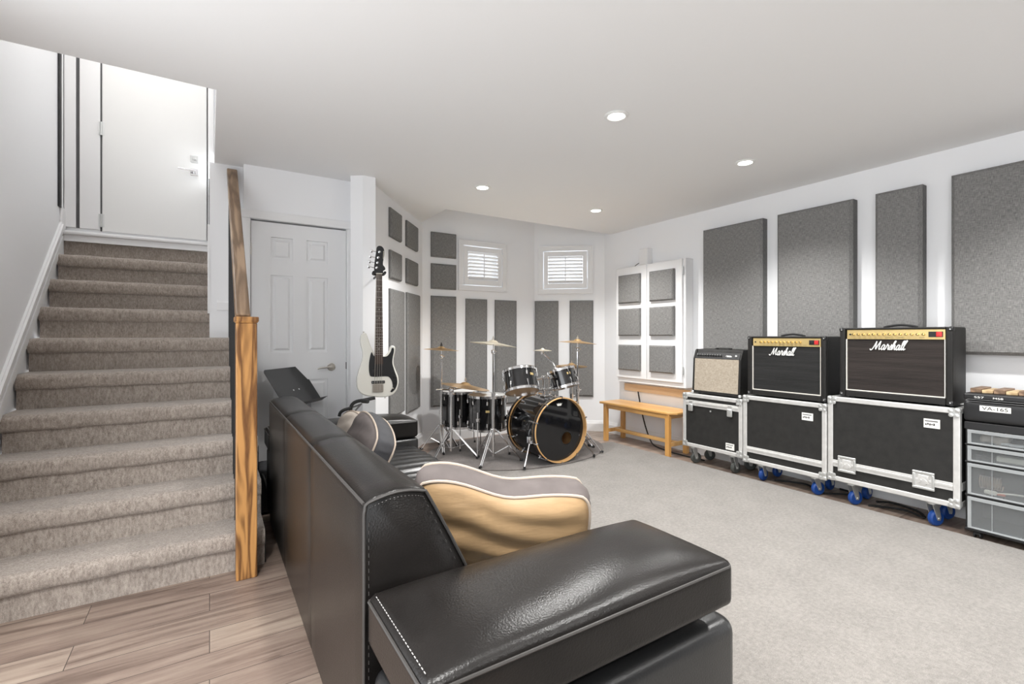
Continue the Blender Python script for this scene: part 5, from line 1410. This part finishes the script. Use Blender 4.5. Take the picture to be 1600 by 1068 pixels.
# --- cymbals and their stands
def cymbal(label, ctr, r, m, tilt=(0, 0), name='cymbal', group='cymbals of the drum kit'):
    prof = [(0.006, 0.026), (r * 0.10, 0.024), (r * 0.17, 0.016), (r * 0.22, 0.006), (r * 0.55, -0.004), (r, -0.018), (r, -0.0192), (r * 0.55, -0.0055), (r * 0.22, 0.0045), (r * 0.17, 0.0143), (r * 0.10, 0.0222), (0.006, 0.0242)]
    k = r / 0.22
    b = MB(); b.lathe([(a, z * k ** 0.7) for a, z in prof], None, 64, closed=True)
    o = b.build(name, M[m], smooth=50); o.location = ctr; o.rotation_euler = (tilt[0], tilt[1], 0)
    return tag(o, label, 'cymbal', group)
def stand(label, base, top, angles, spread=0.25, hub=0.30, tilt_at=None, name='cymbal_stand', zf=RZ, felt='black'):
    """tripod; column up to a joint, then a thinner rod to the cymbal at top"""
    t = thing(name, label, 'cymbal stand', (base[0], base[1], zf), 0, 'chrome cymbal stands')
    T = Vector((top[0] - base[0], top[1] - base[1], top[2] - zf))
    hj = min(0.62, T.z * 0.62)
    if T.xy.length > 0.05: hj = min(T.z - 0.08, 0.60)
    b = MB(); b.cyl((0, 0, 0.045), (0, 0, hj), 0.0135, seg=14); b.cyl((0, 0, hj - 0.02), (0, 0, hj + 0.025), 0.019, seg=14)
    b.tube([(0.012, 0, hj), (0.04, -0.01, hj + 0.004)], 0.006, 8)
    b.build('column', M['chrome'], t)
    b = MB()
    if T.xy.length > 0.05:
        J = Vector((0, 0, T.z - 0.045)); b.tube([(0, 0, hj), J], 0.009, 10)
        back = -(T.xy.normalized()) * 0.17
        b.tube([J + Vector((back.x, back.y, 0.012)), J, Vector((T.x, T.y, T.z - 0.035))], 0.0065, 8); b.soft(-0.022, 0.022, -0.022, 0.022, J.z - 0.022, J.z + 0.022, 0.009, 2)
        b.tube([(T.x, T.y, T.z - 0.04), (T.x, T.y, T.z - 0.001)], 0.006, 8)
    else:
        b.tube([(0, 0, hj), (0, 0, T.z - 0.085)], 0.0095, 10); b.tube([(0, 0, T.z - 0.07), (T.x, T.y, T.z - 0.001)], 0.0055, 8)
        b.soft(-0.014, 0.014, -0.02, 0.02, T.z - 0.10, T.z - 0.062, 0.008, 2); b.tube([(0, 0, T.z - 0.08), (0.028, -0.02, T.z - 0.08)], 0.005, 8)
    b.build('rod', M['chrome'], t)
    b = MB(); q = Vector((T.x, T.y, T.z))
    b.cyl(q + Vector((0, 0, 0.030)), q + Vector((0, 0, 0.042)), 0.013, seg=14); b.cyl(q + Vector((0, 0, 0.0)), q + Vector((0, 0, 0.066)), 0.0035, seg=8); b.cyl(q + Vector((0, 0, 0.042)), q + Vector((0, 0, 0.056)), 0.006, 0.008, 10)
    b.build('wing_nut', M['rubber' if felt == 'black' else 'nickel'], t)
    for a in angles:
        d_ = Vector((math.cos(a), math.sin(a), 0)); n_ = Vector((-d_.y, d_.x, 0)) * 0.011
        b = MB(); foot = d_ * spread + Vector((0, 0, 0.016))
        for s_ in (-1, 1):
            b.tube([d_ * 0.022 + n_ * s_ + Vector((0, 0, hub)), foot + n_ * s_ * 0.7], 0.0052, 6)
            b.tube([d_ * 0.016 + n_ * s_ * 0.8 + Vector((0, 0, 0.075)), d_ * (spread * 0.55) + n_ * s_ * 0.8 + Vector((0, 0, hub * 0.48))], 0.0045, 6)
        b.tube([d_ * 0.02 - n_ + Vector((0, 0, hub)), d_ * 0.02 + n_ + Vector((0, 0, hub))], 0.009, 6)
        lg = b.build('leg', M['chrome'], t)
        MB().tube([foot - d_ * 0.012 + Vector((0, 0, 0.002)), foot + d_ * 0.022 - Vector((0, 0, 0.0045))], 0.0115, 10).build('rubber_foot', M['rubber'], lg)
    return t
# far left crash
stand('chrome cymbal stand at the far left of the kit, holding the highest left cymbal', (2.022, 4.575), (2.022, 4.575, 1.065), (2.6, 4.4, 0.2), 0.20, 0.26)
cymbal('bronze crash cymbal at the far left of the drum kit', (2.022, 4.575, 1.068), 0.182, 'bronze', (math.radians(1), math.radians(3)))
# low ride
stand('chrome stand nearest the sofa, holding the low tilted cymbal', (2.005, 4.30), (2.175, 4.325, 0.715), (3.6, 5.45, 1.5), 0.27, 0.26, felt='nickel')
cymbal('large low bronze cymbal tilted over the floor toms', (2.175, 4.325, 0.705), 0.245, 'bronze', (math.radians(3), math.radians(9)))
# centre crash
stand('tall chrome cymbal stand in the middle of the kit, holding the bright pale cymbal', (2.250, 3.90), (2.250, 3.90, 1.130), (3.75, 5.75, 1.75), 0.26, 0.30, felt='nickel')
cymbal('crash cymbal coloured pale for reflected light, tilted to the right on the tall centre stand', (2.250, 3.90, 1.133), 0.222, 'litbronze', (math.radians(1), math.radians(7)))
# splash on the tom holder
cymbal('tiny splash cymbal on a boom arm above the bass drum', (2.698, 3.735, 1.066), 0.09, 'litbronze', (0.02, 0.0))
# right crash
stand('chrome cymbal stand on the right of the bass drum, holding the right crash cymbal', (3.180, 3.79), (3.180, 3.79, 1.140), (5.4, 0.35, 2.45), 0.24, 0.28, felt='nickel')
cymbal('bronze crash cymbal at the right end of the kit, nearest the bench', (3.180, 3.79, 1.142), 0.195, 'bronze', (math.radians(1), math.radians(4)))
# hi-hat pair
stand('chrome hi-hat stand behind the small rack tom', (3.318, 4.055), (3.318, 4.055, 0.868), (0.9, 3.0, 5.1), 0.25, 0.30, name='hi_hat_stand', felt='nickel')
MB().cyl((3.318 - 3.318, 0, 0.85), (0, 0, 1.07), 0.0035, seg=8).build('pull_rod', M['chrome'], bpy.data.objects['hi_hat_stand'])
cymbal('upper bronze hi-hat cymbal behind the small rack tom', (3.318, 4.055, 0.884), 0.168, 'bronze', (0.02, 0.03), 'hi_hat_cymbal')
c_ = cymbal('lower bronze hi-hat cymbal, facing up under its twin', (3.318, 4.055, 0.848), 0.168, 'bronze', (PI + 0.02, -0.03), 'hi_hat_cymbal')
MB().lathe([(RS - 0.0095, -0.45), (RS - 0.0085, -0.45), (RS - 0.0085, -0.045), (RS - 0.0095, -0.045)], ax, 48, closed=True).build('shell_lining', M['hoop'], bd)
